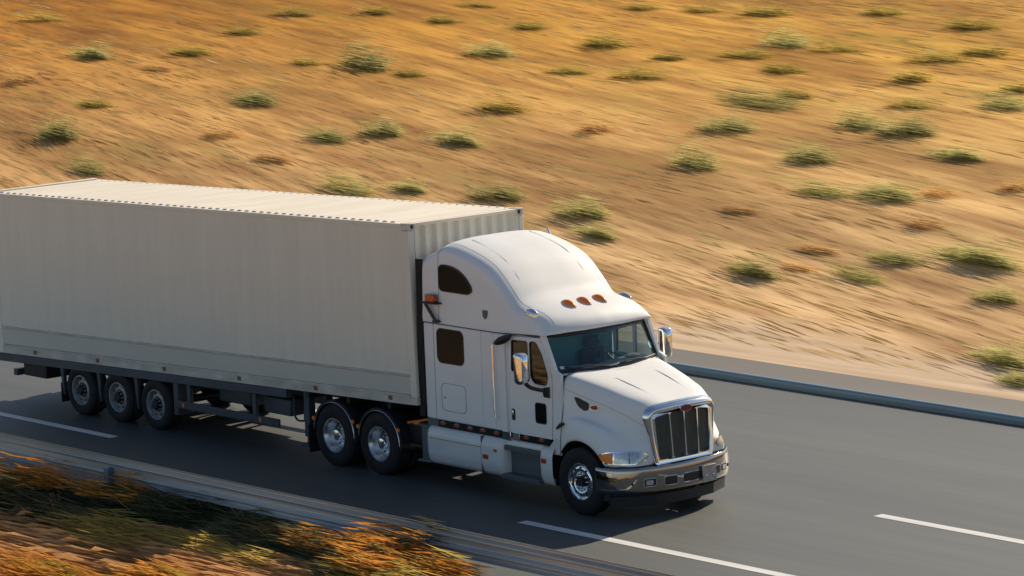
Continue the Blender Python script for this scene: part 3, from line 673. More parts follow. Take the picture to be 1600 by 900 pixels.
# exact arch on the bottom row
for i in range(D.shape[0]):
    if D[i, 9, 0] < AX+AR and D[i, 9, 0] < 4.57: D[i, 9, 2] = max(arch(D[i, 9, 0]), .835 if D[i, 9, 0] > AX else .60)
D = np.transpose(cr(np.transpose(D, (1, 0, 2)), 4), (1, 0, 2))
hoodf = np.concatenate([D[:, ::-1][:, :-1]*np.array((1, -1, 1)), D], 1)
g = MB(); g.grid(hoodf)
hood = P(g, 'hood', white, smooth=60, solid=.03)
for sgn in (-1, 1):
    # hood crease line, ridges on top, fender seam, rear edge
    g = MB(); q = [tuple(D[i, 17]*np.array((1, sgn, 1))+np.array((0, sgn*.001, 0))) for i in range(1, 58)]; g.tube(q, .0035, 5); P(g, 'hood_seam', mat('hood_seam', (.35, .34, .33), .5), hood)
    g = MB(); L = []; pth = cr([(3.95, .42, 2.052), (4.2, .41, 1.996), (4.5, .38, 1.915), (4.75, .36, 1.84)], 5)
    for i, p in enumerate(pth):
        ww = .007*math.sin(math.pi*(i+.5)/len(pth)); L.append([(p[0], sgn*p[1]-ww*1.6, p[2]-.012), (p[0], sgn*p[1], p[2]+ww*.9), (p[0], sgn*p[1]+ww*1.6, p[2]-.012)])
    g.grid(np.array(L)); P(g, 'hood_ridge', white, hood, smooth=180)
    g = MB(); g.tube([tuple(D[0, j]*np.array((1, sgn, 1))) for j in range(9, 37)], .009, 6); P(g, 'hood_seam', seam_m, hood)
    # intake vent and small oval emblem on the side of the hood
    def onhood(u, v, d, sgn=sgn):
        q = D[:, 13:30].reshape(-1, 3); dd = (q[:, 0]-u)**2+(q[:, 2]-v)**2; k = np.argsort(dd)[:5]; ww = 1/(dd[k]+1e-5)
        return (u, sgn*((q[k, 1]*ww).sum()/ww.sum()+.004+d), v)
    g = MB(); g.plate(rpoly([(3.655, 1.80), (3.72, 1.80), (3.93, 1.73), (3.95, 1.69), (3.93, 1.61), (3.86, 1.60), (3.74, 1.66)], .03, 3), onhood, .006); P(g, 'side_vent', blackp, hood)
    g = MB(); g.plate(ellipse(4.06, 1.665, .085, .042), onhood, .016); o = P(g, 'side_emblem', chrome, hood); g = MB(); g.plate(ellipse(4.06, 1.665, .075, .035), onhood, .019); g.build('enamel', oval_m, o)
    # latch
    g = MB(); g.tube([(3.33, sgn*1.12, 1.28), (3.46, sgn*1.15, 1.36), (3.52, sgn*1.15, 1.38)], [.02, .03, .02], 8); P(g, 'hood_latch', blackp, hood)
    # head lamp wrapped round the corner of the fender
    Ff = D[:, 28:].reshape(-1, 3)
    def onfend(u, v, d, sgn=sgn):     # u = arc position along plan curve (x), v = height
        pl_ = np.array([(4.33, 1.195), (4.57, 1.155), (4.77, 1.03), (4.915, .89), (4.965, .72), (4.985, .62)])
        s_ = np.concatenate([[0], np.cumsum(np.linalg.norm(np.diff(pl_, axis=0), axis=1))]); x = np.interp(u, s_, pl_[:, 0]); y = np.interp(u, s_, pl_[:, 1])
        q = D[30:, 26:].reshape(-1, 3); dd = ((q[:, 0]-x)**2+(q[:, 1]-y)**2)*.6+(q[:, 2]-v)**2; k = np.argsort(dd)[:6]; ww = 1/(dd[k]+1e-5); c = (q[k]*ww[:, None]).sum(0)/ww.sum()
        nrm = np.array((.55+.25*min(1, u), .75, .28)); nrm /= np.linalg.norm(nrm)
        return (c[0]+nrm[0]*(d+.006), sgn*(c[1]+nrm[1]*(d+.006)), v)
    out = rpoly([(.07, 1.045), (.62, 1.055), (.80, .98), (.80, .93), (.66, .885), (.20, .885), (.10, .94)], .05, 4)
    def dens(lp, k=3):
        o_ = []
        for i in range(len(lp)):
            a, b = lp[i], lp[(i+1) % len(lp)]
            o_ += [(a[0]+(b[0]-a[0])*t/k, a[1]+(b[1]-a[1])*t/k) for t in range(k)]
        return o_
    def strip(u0, u1, prof, nn=9):   # lamp area sampled as a grid between lower and upper curve
        return [[(u, prof(u)[0]+(prof(u)[1]-prof(u)[0])*t) for t in np.linspace(0, 1, 5)] for u in np.linspace(u0, u1, nn)]
    def hp(u):
        q = abs((u-.46)/.40); e = max(0, 1-q**3.2)**.5; mid = .965+.012*(u-.46); return mid-.086*e, mid+.084*e
    g = MB(); g.grid(np.array([[onfend(u, v, .0) for u, v in r_] for r_ in strip(.035, .885, lambda u: ((lambda q: (.965+.012*(u-.46)-.102*q, .965+.012*(u-.46)+.100*q))(max(0, 1-abs((u-.46)/.425)**3.2)**.5)), 34)])); hl = P(g, 'headlight', chrome, hood, smooth=180)
    g = MB(); g.grid(np.array([[onfend(u, v, .012) for u, v in r_] for r_ in strip(.062, .30, hp, 14)])); g.build('turn_signal', amber, hl, smooth=180)
    g = MB(); g.grid(np.array([[onfend(u, v, .012) for u, v in r_] for r_ in strip(.33, .858, hp, 22)])); g.build('lamp_lens', lens2, hl, smooth=180)
    g = MB(); g.grid(np.array([[onfend(u, v, .018) for u, v in r_] for r_ in strip(.56, .575, hp, 3)])); g.build('lamp_divider', greyp, hl, smooth=180)
    # wheel well
    g = MB(); L = []
    for a in np.linspace(R(-12), R(192), 25): L.append([(AX+(AR-.012)*math.cos(a), sgn*y, AZ+(AR-.012)*math.sin(a)) for y in (.62, 1.15)])
    g.grid(np.array(L)); P(g, 'wheel_well', dark, hood, smooth=60)
# ---- grille
def gx(y, z): return 5.085-.07*(abs(y)/.6)**2.2-.055*(z-.85)
gfn = lambda u, v, d: (gx(u, v)-d, u, v)
outer = rpoly([(-.60, .815), (.60, .815), (.655, 1.15), (.70, 1.52), (.70, 1.63), (.60, 1.715), (.30, 1.752), (0, 1.765), (-.30, 1.752), (-.60, 1.715), (-.70, 1.63), (-.70, 1.52), (-.655, 1.15)], .07, 3)
cells = []
for k in range(4):
    b0, b1 = -.525+k*.2665, -.525+k*.2665+.245; t0, t1 = -.565+k*.2855, -.565+k*.2855+.265
    tp = [1.575, 1.60, 1.60, 1.575]
    z0, z1 = (1.555, 1.60) if k == 0 else (1.60, 1.61) if k == 1 else (1.61, 1.60) if k == 2 else (1.60, 1.555)
    cells.append(rpoly([(b0, .90), (b1, .90), (t1, z1), (t0, z0)], .045, 4))
g = MB(); g.plate(outer, gfn, .17, cells)
gr = P(g, 'grille', chrome, bevel=.03, smooth=50)
g = MB(); g.grid(np.array([[(gx(y, z)-.055, y, z) for z in np.linspace(.87, 1.65, 8)] for y in np.linspace(-.60, .60, 17)])); g.build('grille_mesh', mesh_m, gr)
g = MB(); g.plate(ellipse(0, 1.645, .118, .058, 28), lambda u, v, d: (gx(0, 1.645)-.02+d, u, v), .075); o = g.build('emblem', chrome, gr, bevel=.006); g = MB(); g.plate(ellipse(0, 1.645, .107, .049, 28), lambda u, v, d: (gx(0, 1.645)+.0555+d, u, v), .006); g.build('enamel', oval_m, o)
path = [(-.555, .86), (-.60, 1.10), (-.655, 1.50), (-.65, 1.60), (-.56, 1.668), (-.30, 1.695), (0, 1.705), (.30, 1.695), (.56, 1.668), (.65, 1.60), (.655, 1.50), (.60, 1.10), (.555, .86)]
pd = cr(path, 5); Lr = []
for i, (y, z) in enumerate(pd):
    t = min(1, max(0, (z-1.2)/.4)); rr = .036+.034*t; tv = pd[min(i+1, len(pd)-1)]-pd[max(i-1, 0)]; tv /= np.linalg.norm(tv); nv = np.array((-tv[1], tv[0]))
    Lr.append([(gx(y, z)-.012+.055*(.6+.4*t)*math.sin(a)-.05*max(0, math.cos(a))*t, y+nv[0]*rr*math.cos(a), z+nv[1]*rr*math.cos(a)) for a in np.linspace(0, math.pi, 9)])
g = MB(); g.grid(np.array(Lr)); g.build('grille_surround', chrome, gr, smooth=80)
# ---- bumper
plan = cr([(4.36, -1.20), (4.52, -1.19), (4.70, -1.13), (4.87, -.94), (4.965, -.70), (5.03, -.40), (5.06, 0), (5.03, .40), (4.965, .70), (4.87, .94), (4.70, 1.13), (4.52, 1.19), (4.36, 1.20)], 6)
def bfn(u, v, d):   # u = lateral param (index along plan), v height
    i = np.clip(u, 0, len(plan)-1.001); k = int(i); f_ = i-k; p = plan[k]*(1-f_)+plan[k+1]*f_
    t = plan[min(k+1, len(plan)-1)]-plan[max(k, 0)]; nrm = np.array((t[1], -t[0])); nrm /= np.linalg.norm(nrm)
    bul = .05+.012*math.sin(math.pi*min(1, max(0, (v-.43)/.40)))+(.82-v)*.035; p = p+nrm*(bul+d)
    return (p[0], p[1], v)
def ubyY(y): return float(np.interp(y, plan[:, 1], np.arange(len(plan))))
NZ = [.415, .43, .50, .60, .68, .76, .805, .82]
g = MB(); g.grid(np.array([[bfn(u, z, 0 if .415 < z < .82 else -.02) for z in NZ] for u in np.linspace(0, len(plan)-1, 73)])); bump = P(g, 'bumper', chrome_d, smooth=60, solid=.02)
def bopen(y0, y1, z0, z1, nm='bumper_opening', m=blackp, rim=True):
    u0, u1 = ubyY(y0), ubyY(y1)
    if rim:
        pl = [q for i, p_ in enumerate(rrect(0, 0, 1, 1, .16, 4)) for q in [p_]]; g = MB()
        fr = lambda a, b, d: bfn(u0+(u1-u0)*a, z0+(z1-z0)*b, d)
        g.plate([(p[0]*(1+.05*.25/abs(y1-y0))-.025*.25/abs(y1-y0), p[1]*1.14-.07) for p in pl], fr, .006, [pl]); P(g, 'opening_rim', chrome, bump)
    g = MB(); g.grid(np.array([[bfn(u0+(u1-u0)*a, z0+(z1-z0)*b, .003) for b in np.linspace(.0, 1, 5)] for a in np.linspace(0, 1, 9)])); return P(g, nm, m, bump)
bopen(-.47, -.24, .505, .635); bopen(-.13, .30, .505, .635); bopen(.55, .70, .505, .635)
for s_ in (-1, 1):
    o = bopen(s_*.80, s_*.62, .52, .635, 'fog_light_recess') if s_ < 0 else bopen(.74, .90, .52, .635, 'fog_light_recess')
    ys_ = (-.78, -.665) if s_ < 0 else (.765, .86)
    u0, u1 = ubyY(ys_[0]), ubyY(ys_[1]); g = MB(); g.plate(rrect(0, 0, 1, 1, .2, 3), lambda a, b, d: bfn(u0+(u1-u0)*a, .54+.075*b, .005+d), .012); g.build('fog_light', lens2, o)
    g = MB(); uu = ubyY(s_*.96); pl = ellipse(0, 0, 1, 1, 14); g.plate(pl, lambda a, b, d: bfn(uu+a*.42, .575+.027*b, .002+d), .012); P(g, 'bumper_cap', blackp, bump)
# number plate without writing, hung at an angle
g = MB(); g.box(0, -.16, -.13, .008, .16, .13)
A = Matrix.Translation((5.14, .40, .565)) @ Matrix.Rotation(R(6), 4, 'Z') @ Matrix.Rotation(R(-6), 4, 'Y')
npl = g.build('number_plate', plate_m, bump, xf=[list(r) for r in A], bevel=.004)
for y in (-.085, .085): g = MB(); g.lathe([(.014, .006), (.014, .014), (0, .016)], (0, y, -.03), 10, 'X'); g.build('bolt', chrome, npl, xf=[list(r) for r in A])
# black valance and lower lip
g = MB(); g.grid(np.array([[(p[0]-.05-.05*(.46-z), p[1]*.97, z) for z in (.28, .46)] for p in plan])); P(g, 'valance', blackp, smooth=60)
lp = [(4.60, -1.19), (4.86, -.92), (5.03, -.5), (5.06, 0), (5.02, .55), (4.80, 1.15)]
g = MB(); g.grid(np.array([[(x, y, .20), (x+.02, y, .37), (x-.12, y*.93, .375), (x-.14, y*.93, .21), (x, y, .20)] for x, y in [(4.62, -1.20), (4.80, -1.02), (5.0, -.60), (5.05, -.25), (5.05, .25), (5.0, .60), (4.80, 1.02), (4.62, 1.20)]])); P(g, 'air_dam', blackp, smooth=10)
g = MB(); g.grid(np.array([[bfn(u, .822, -.03-dd) for dd in (0, .12)] for u in np.linspace(3, len(plan)-4, 40)])); P(g, 'bumper_gap', blackp, bump)
# ---- side fairings, tank, steps
for sgn in (-1, 1):
    prof = [(1.00, .965), (1.10, .96), (1.165, .92), (1.20, .83), (1.205, .70), (1.20, .55), (1.185, .47), (1.15, .385), (1.07, .335), (.9, .33)]
    Pd = cr(prof, 4)
    g = MB(); g.grid(np.array([[(x, sgn*(y-(ins)), z) for y, z in Pd] for x, ins in ((.17, .03), (.19, .01), (.24, 0), (1.545, 0))]))
    g.add([(.17, sgn*(y-.03), z) for y, z in Pd]+[(.17, sgn*.9, .6)], [(i, i+1, len(Pd)) for i in range(len(Pd)-1)])
    tank = P(g, 'tank_fairing', whiteb, smooth=50)
    g = MB(); g.box(.24, sgn*1.19, .778, 1.54, sgn*1.2065, .786); P(g, 'tank_seam', seam_m, tank)
    g = MB(); g.box(-.04, sgn*.9, .36, .165, sgn*1.12, .95); g.box(-.14, sgn*.9, .93, .17, sgn*1.13, .955); g.hexa([(-.18, sgn*.9, .345), (.165, sgn*.9, .345), (.165, sgn*1.14, .345), (-.18, sgn*1.14, .345), (-.12, sgn*.9, .375), (.165, sgn*.9, .375), (.165, sgn*1.12, .375), (-.12, sgn*1.12, .375)])
    P(g, 'tank_end_step', greyp, tank)
    # step module
    g = MB(); g.grid(np.array([[(x, sgn*(y-ins), z) for y, z in Pd] for x, ins in ((1.555, .0), (1.90, 0), (2.02, .01), (2.07, .06), (2.075, .2))])); 
    stp = P(g, 'step_fairing', whiteb, smooth=50)
    g = MB(); g.box(1.5425, sgn*.95, .36, 1.5575, sgn*1.199, .955); P(g, 'step_seam', seam_m, stp)
    g = MB(); g.grid(np.array([[(x, sgn*(y-ins), z) for y, z in Pd] for x, ins in ((2.945, .2), (2.95, .06), (2.99, .01), (3.05, 0), (3.285, 0))]))
    g.plate([(3.12, .86), (3.42, .86), (3.42, 1.10), (3.30, 1.12), (3.16, .98)], side(sgn, 1.10), .03)
    P(g, 'step_fairing', whiteb, smooth=50)
    g = MB(); g.grid(np.array([[(x, sgn*y, z) for y, z in ((.95, .985), (1.06, .98), (1.10, .93), (1.10, .86))] for x in (1.98, 3.14)])); P(g, 'step_ledge', whiteb, stp, smooth=60)
    g = MB(); g.box(2.06, sgn*.98, .42, 2.97, sgn*1.02, .86); P(g, 'step_recess', greyp, stp)
    for z, y1 in ((.825, 1.16), (.375, 1.215)):
        g = MB(); g.box(2.065, sgn*.95, z, 2.955, sgn*y1, z+.045); g.box(2.065, sgn*(y1-.012), z-.03, 2.955, sgn*y1, z-.002); P(g, 'step_tread', greyp, stp, bevel=.008)
    for (x, z, a, b) in ((1.66, .64, .062, .038), (1.905, .765, .034, .020), (3.085, .745, .055, .038)):
        g = MB(); g.plate(rrect(x-a, z-b, x+a, z+b, .02), side(sgn, 1.203 if a > .04 else 1.201), .016); P(g, 'side_marker', redl, stp, bevel=.004)
    # dark strip with oval lights
    g = MB(); g.box(.38, sgn*.9, .95, 2.0, sgn*1.105, 1.085); g.box(2.42, sgn*.9, .97, 3.16, sgn*1.105, 1.085); sk = P(g, 'marker_strip', mat('mirror_strip', (.05, .055, .05), .15, .6))
    g = MB(); g.box(.10, sgn*.9, .95, .375, sgn*1.10, 1.07); g.build('skirt_end', greyp, sk)
    for x in (.50, .845, 1.185, 1.50, 1.845, 2.57, 2.94):
        zz = 1.03 if x < 2 else 1.045
        g = MB(); g.plate(ellipse(x, zz, .075, .035, 18), side(sgn, 1.105), .012); o = g.build('marker_light', chrome, sk); g = MB(); g.plate(ellipse(x-.005, zz-.005, .05, .024, 16), side(sgn, 1.117), .012); g.build('lens', redl, o)
    g = MB(); g.box(2.005, sgn*.95, .945, 2.20, sgn*1.125, 1.085); g.build('chrome_box', chrome, sk, bevel=.006)
    g = MB(); g.box(2.24, sgn*.95, .965, 2.41, sgn*1.115, 1.085); g.build('strip_end', alu, sk, bevel=.004)
    # wheels
    wheel(tk, 'front', AX, sgn*1.205, sgn, .53, .29, .29)
    for x in (-2.27, -1.07):
        wheel(tk, 'drive', x, sgn*1.215, sgn, .52, .29, .275)
        # quarter fender
        g = MB(); L = []; r0 = .585
        for a in np.linspace(R(-8), R(178), 22): L.append([(x+.02+r0*math.cos(a), sgn*y, .53+r0*math.sin(a)) for y in (.62, 1.20, 1.215)]+[(x+.02+(r0-.05)*math.cos(a), sgn*1.215, .53+(r0-.05)*math.sin(a))])
        g.grid(np.array(L)); fd = P(g, 'drive_fender', blackp, smooth=40, solid=.012)
        g = MB(); g.tube([(x+.02+(r0-.045)*math.cos(a), sgn*1.222, .53+(r0-.045)*math.sin(a)) for a in np.linspace(R(0), R(172), 24)], .010, 6); g.build('bright_edge', alu, fd)
        for a in (R(28), R(158)):
            g = MB(); g.lathe([(.035, sgn*1.21), (.035, sgn*1.235), (0, sgn*1.24)], (x+.02+r0*math.cos(a), 0, .53+r0*math.sin(a)), 12); g.build('reflector', amber, fd)
    g = MB(); g.box(-2.97, sgn*.62, .14, -2.95, sgn*1.21, .62); P(g, 'mud_flap', rubber)
    g = MB(); g.box(-3.0, sgn*.36, .70, 4.55, sgn*.46, 1.0); P(g, 'frame_rail', dark)
    g = MB(); g.tube([(-.42, sgn*1.10, .93), (.06, sgn*1.05, 1.03)], .02, 6); g.box(-.26, sgn*1.085, .93, -.12, sgn*1.115, .975); P(g, 'fender_strut', amber if sgn < 0 else dark)
g = MB(); g.box(-2.3, -.42, 1.0, -1.1, .42, 1.10); P(g, 'fifth_wheel', dark)
g = MB(); g.box(.15, -.9, .40, 3.2, .9, .92); g.box(.12, -1.0, .9, 3.2, 1.0, 1.07); g.box(3.25, -.6, .45, 4.9, .6, 1.5); P(g, 'inner_darkness_fill', dark)  # black boxes standing in for the darkness under cab and hood
for x in (-2.27, -1.07, AX):
    g = MB(); g.tube([(x, -1.0, .50), (x, 1.0, .50)], .08, 12); P(g, 'axle', dark)
for y in (-1.0, .5):
    g = MB(); g.box(-.75, y, .55, -.2, y+.5, .92); P(g, 'air_tank', dark, bevel=.05)

# ================================================================== VEGETATION
def leafmat(name, c0, c1, trans=.45, vs=(5, 5, 5)):
    """leaves: part of the light passes through them"""
    M = bpy.data.materials.new(name); M.use_nodes = True
    n = M.node_tree.nodes; l = M.node_tree.links; n.clear()
    o = n.new('ShaderNodeOutputMaterial'); d = n.new('ShaderNodeBsdfDiffuse'); t = n.new('ShaderNodeBsdfTranslucent'); mx = n.new('ShaderNodeMixShader'); mx.inputs[0].default_value = trans
    oi = n.new('ShaderNodeObjectInfo'); c = ramp_mix(n, l, noise(n, l, vs, 4, .65), c0, c1, .32, .66)
    hs = n.new('ShaderNodeHueSaturation'); mr = n.new('ShaderNodeMapRange'); mr.inputs[3].default_value = .8; mr.inputs[4].default_value = 1.2
    l.new(oi.outputs['Random'], mr.inputs[0]); l.new(mr.outputs[0], hs.inputs['Value']); l.new(c, hs.inputs['Color'])
    for q in (d, t): l.new(hs.outputs[0], q.inputs[0])
    l.new(d.outputs[0], mx.inputs[1]); l.new(t.outputs[0], mx.inputs[2]); l.new(mx.outputs[0], o.inputs[0]); return M
leafg = leafmat('grey_green_leaves', (.33, .315, .12), (.56, .51, .22), .6)
leafo = leafmat('olive_leaves', (.33, .25, .065), (.54, .42, .125), .6)
leafb = leafmat('brown_twigs', (.42, .255, .10), (.66, .43, .19), .6)
leafd = leafmat('dark_green_leaves', (.052, .066, .040), (.165, .165, .085))
flower = leafmat('orange_flowers', (.32, .14, .03), (.74, .34, .07))
yellow = leafmat('yellow_leaves', (.27, .19, .035), (.56, .40, .09))

def blades(n, sx, sy, sz, ll, wd, seed, comb=.16, base=0.0, ang=-.29, tail=1.0):
    """wind-combed clump: slim strands lying along the prevailing wind, dense in the heart and thin at the rim"""
    r = np.random.default_rng(seed); g = MB(); V = []; Fc = []
    lobes = [(r.normal(0, .34)*sx, r.normal(0, .30)*sy, .45+.55*r.random()) for _ in range(5)]
    for i in range(n):
        lx, ly, ls = lobes[r.integers(0, 5)]
        q = r.normal(0, 1, 3); q /= np.linalg.norm(q); rad = min(tail, abs(r.normal(0, .62)))
        p = np.array((lx+sx*.62*rad*q[0], ly+sy*.55*rad*q[1], base+sz*ls*rad*abs(q[2])))
        d = np.array((1, ang+r.normal(0, comb), r.normal(0, comb*.8))); d /= np.linalg.norm(d)
        u = np.array((r.normal(0, .2), r.normal(0, .7), 1)); u -= d*u.dot(d); u /= np.linalg.norm(u)
        L = ll*(.5+.9*r.random()); W = wd*(.5+.9*r.random()); k = len(V)
        V += [p-d*L*.5, p+u*W*.5-d*L*.1, p+d*L*.5, p-u*W*.5+d*L*.1]; Fc.append((k, k+1, k+2, k+3))
    g.add(V, Fc); return g
def tufts():
    """thin dry grass tufts all over the hillside, finer than anything one could count"""
    r = np.random.default_rng(11); V = []; Fc = []
    N = 36000
    X = r.uniform(-92, 14, N); Y = 11.2+62*r.random(N)**1.15
    keep = (Y > 11.2) & (Y < 30+(14-X)*.62) & (Y > 8+(-X-12)*.28)
    cl = np.sin(X*.31+Y*.9)*np.sin(X*.13-Y*.57+2)+np.sin(X*.07+Y*.23)
    keep &= cl+r.normal(0, .8, N) > -.3
    for x, y in zip(X[keep], Y[keep]):
        L = r.uniform(.5, 1.8); k = len(V); sl = -.29+r.normal(0, .03); wv = r.uniform(.012, .034); up = r.uniform(0, .005)
        for px, py, pz in ((x-L/2, y-sl*L/2, .002), (x-.1*L, y+wv, .005), (x+L/2, y+sl*L/2, .002), (x+.1*L, y-wv, .006+up)): V.append((px, py, terrain(px, py)+pz))
        Fc.append((k, k+1, k+2, k+3))
    g = MB(); g.add(V, Fc)
    o = g.build('hill_grass', leafmat('straw_tufts', (.40, .235, .08), (.84, .585, .26), .15, (.14, 1.4, 1)), smooth=0, origin=(0, 0, 0)); setting(o, 'thin dry grass tufts over the whole hillside', 'stuff')
tufts()
# (x, y, width m, height m, kind, look and place)
SH = [(-52.07, 28.31, 1.45, 0.81, 'g', 'rounded grey-green shrub high on the slope, far left'), (-40.98, 19.48, 1.46, 0.99, 'g', 'rounded grey-green shrub halfway up, far left'),
 (-36.15, 16.94, 1.14, 0.59, 'g', 'rounded grey-green shrub low on the slope, far left'), (-50.56, 24.69, 1.50, 0.75, 'b', 'rounded brownish dry shrub high on the slope, far left'),
 (-51.23, 35.03, 1.29, 0.52, 'o', 'wide low olive shrub at the top edge, left of middle, middle one of three'), (-39.01, 24.57, 1.48, 0.73, 'g', 'rounded grey-green shrub halfway up, left of middle, left one of two'),
 (-40.32, 29.17, 1.71, 1.12, 'g', 'large grey-green shrub high on the slope, left of middle'), (-35.89, 21.12, 1.25, 0.57, 'b', 'rounded brownish dry shrub halfway up, left of middle, left one of two'),
 (-47.87, 35.91, 1.27, 0.51, 'o', 'wide low olive shrub at the top edge, left of middle, rightmost of three'), (-44.02, 35.34, 1.24, 0.49, 'o', 'wide low olive shrub at the top edge, above the cab roof, leftmost of three'),
 (-45.60, 37.72, 1.26, 0.27, 'o', 'wide low olive shrub at the top edge, above the cab roof, middle one of three'), (-37.71, 31.97, 1.35, 0.65, 'g', 'rounded grey-green shrub high on the slope, above the cab roof'),
 (-39.99, 35.30, 1.20, 0.48, 'o', 'wide low olive shrub at the top edge, above the cab roof, rightmost of three'), (-33.08, 30.53, 1.12, 0.45, 'o', 'wide low olive shrub high on the slope, above the cab roof, right one of two'),
 (-30.47, 26.21, 1.57, 0.66, 'o', 'large olive shrub halfway up, above the cab roof'), (-31.39, 23.04, 1.08, 0.75, 'g', 'small grey-green shrub halfway up, left of middle'),
 (-28.27, 22.94, 1.28, 0.74, 'g', 'rounded grey-green shrub halfway up, above the cab roof'), (-32.41, 21.89, 1.23, 0.59, 'g', 'rounded grey-green shrub halfway up, left of middle, right one of two'),
 (-26.70, 17.91, 1.46, 0.64, 'g', 'large grey-green shrub low on the slope, left of middle'), (-21.79, 18.81, 1.26, 0.62, 'g', 'rounded grey-green shrub low on the slope, above the cab roof, leftmost of three'),
 (-24.96, 18.65, 0.99, 0.46, 'g', 'small grey-green shrub low on the slope, above the cab roof'), (-34.91, 33.72, 1.51, 0.82, 'o', 'rounded olive shrub high on the slope, above the cab roof'),
 (-30.17, 30.43, 1.35, 0.64, 'o', 'rounded olive shrub high on the slope, right of the cab, left one of two'), (-18.12, 18.22, 1.22, 0.72, 'g', 'rounded grey-green shrub low on the slope, above the cab roof, middle one of three'),
 (-16.26, 16.95, 1.05, 0.56, 'g', 'rounded grey-green shrub low on the slope, above the cab roof, rightmost of three'), (-25.46, 24.99, 1.11, 0.67, 'b', 'rounded brownish dry shrub halfway up, above the cab roof'),
 (-19.18, 22.38, 1.19, 0.83, 'g', 'rounded grey-green shrub low on the slope, right of the cab'), (-38.68, 38.55, 1.22, 0.37, 'o', 'wide low olive shrub at the top edge, right of the cab, left one of two'),
 (-9.85, 15.60, 1.12, 0.74, 'g', 'rounded grey-green shrub just above the verge, right of the cab'), (-33.40, 38.50, 1.54, 0.54, 'o', 'rounded olive shrub at the top edge, right of the cab'),
 (-28.75, 34.61, 1.29, 0.69, 'g', 'rounded grey-green shrub high on the slope, right of the cab'), (-26.57, 34.34, 1.35, 0.40, 'o', 'wide low olive shrub high on the slope, right'),
 (-28.67, 33.30, 1.62, 0.44, 'o', 'large olive shrub high on the slope, right of the cab'), (-25.66, 31.72, 1.40, 0.50, 'o', 'rounded olive shrub high on the slope, right of the cab, right one of two'),
 (-23.12, 28.08, 2.22, 0.64, 'g', 'large grey-green shrub halfway up, right of the cab'), (-21.48, 25.87, 1.32, 0.62, 'g', 'rounded grey-green shrub halfway up, right of the cab'),
 (-22.55, 29.14, 1.03, 0.48, 'o', 'small olive shrub halfway up, right, left one of two'), (-16.46, 23.61, 1.25, 0.73, 'g', 'rounded grey-green shrub halfway up, right, leftmost of three'),
 (-17.91, 26.55, 1.13, 0.70, 'g', 'rounded grey-green shrub halfway up, right, middle one of three'), (-15.90, 26.35, 1.26, 0.74, 'g', 'rounded grey-green shrub halfway up, right, rightmost of three'),
 (-18.41, 28.71, 1.00, 0.49, 'o', 'small olive shrub halfway up, right, right one of two'), (-20.59, 31.23, 1.03, 0.64, 'o', 'small olive shrub high on the slope, right'),
 (-29.00, 38.84, 1.32, 0.46, 'o', 'wide low olive shrub at the top edge, right'), (-22.23, 33.49, 1.38, 0.52, 'o', 'rounded olive shrub high on the slope, far right, left one of two'),
 (-21.07, 34.39, 1.38, 0.52, 'o', 'rounded olive shrub high on the slope, far right, right one of two'), (-24.23, 37.29, 1.52, 0.61, 'o', 'rounded olive shrub at the top edge, far right'),
 (-15.44, 28.89, 1.13, 0.60, 'g', 'rounded grey-green shrub halfway up, far right, right one of two'), (-16.44, 30.62, 0.92, 0.52, 'o', 'small olive shrub halfway up, far right'),
 (-12.57, 24.57, 1.07, 0.57, 'g', 'rounded grey-green shrub halfway up, far right, left one of two'), (-11.59, 21.14, 1.46, 0.64, 'g', 'large grey-green shrub low on the slope, right'),
 (-13.36, 20.86, 1.19, 0.51, 'g', 'rounded grey-green shrub low on the slope, right, left one of two'), (-10.45, 21.63, 1.03, 0.41, 'b', 'rounded brownish dry shrub low on the slope, far right'),
 (-5.57, 17.74, 1.61, 0.85, 'g', 'large grey-green shrub low on the slope, far right'), (-7.48, 17.23, 1.11, 0.47, 'g', 'rounded grey-green shrub low on the slope, right, right one of two'),
 (-7.32, 15.86, 1.09, 0.44, 'g', 'rounded grey-green shrub just above the verge, right'), (-3.15, 15.74, 0.80, 0.47, 'g', 'small grey-green shrub just above the verge, far right'),
 (0.23, 12.31, 1.11, 0.77, 'g', 'large grey-green shrub just above the verge, far right'), (1.58, 11.20, 0.80, 0.46, 'g', 'rounded grey-green shrub just above the verge, far right'),
 (-9.76, 17.39, 1.00, 0.40, 'b', 'rounded brownish dry shrub low on the slope, right'), (-48.40, 29.29, 1.42, 0.57, 'o', 'rounded olive shrub high on the slope, left of middle'),
 (-42.57, 29.12, 1.19, 0.40, 'o', 'wide low olive shrub high on the slope, left of middle'), (-62.39, 33.20, 1.68, 0.54, 'o', 'wide low olive shrub at the top edge, far left'),
 (-31.51, 19.60, 1.20, 0.51, 'b', 'rounded brownish dry shrub halfway up, left of middle, right one of two'), (-43.76, 22.62, 1.24, 0.50, 'o', 'wide low olive shrub halfway up, far left'),
 (-47.13, 27.21, 1.30, 0.45, 'b', 'wide low brownish dry shrub high on the slope, far left'), (-49.78, 32.21, 1.36, 0.43, 'o', 'wide low olive shrub at the top edge, left of middle, leftmost of three'),
 (-37.57, 28.85, 1.06, 0.39, 'o', 'wide low olive shrub high on the slope, above the cab roof, left one of two'), (-8.97, 22.44, 0.82, 0.47, 'b', 'small brownish dry shrub low on the slope, far right'),
 (-31.07, 32.63, 1.03, 0.38, 'o', 'wide low olive shrub high on the slope, right of the cab'), (-36.07, 38.56, 1.29, 0.37, 'o', 'wide low olive shrub at the top edge, right of the cab, right one of two'),
 (-9.16, 16.21, 0.85, 0.34, 'b', 'wide low brownish dry shrub just above the verge, right'), (-8.78, 19.40, 1.00, 0.37, 'b', 'wide low brownish dry shrub low on the slope, right'),
 (-14.14, 19.31, 0.98, 0.36, 'b', 'wide low brownish dry shrub low on the slope, right of the cab')]
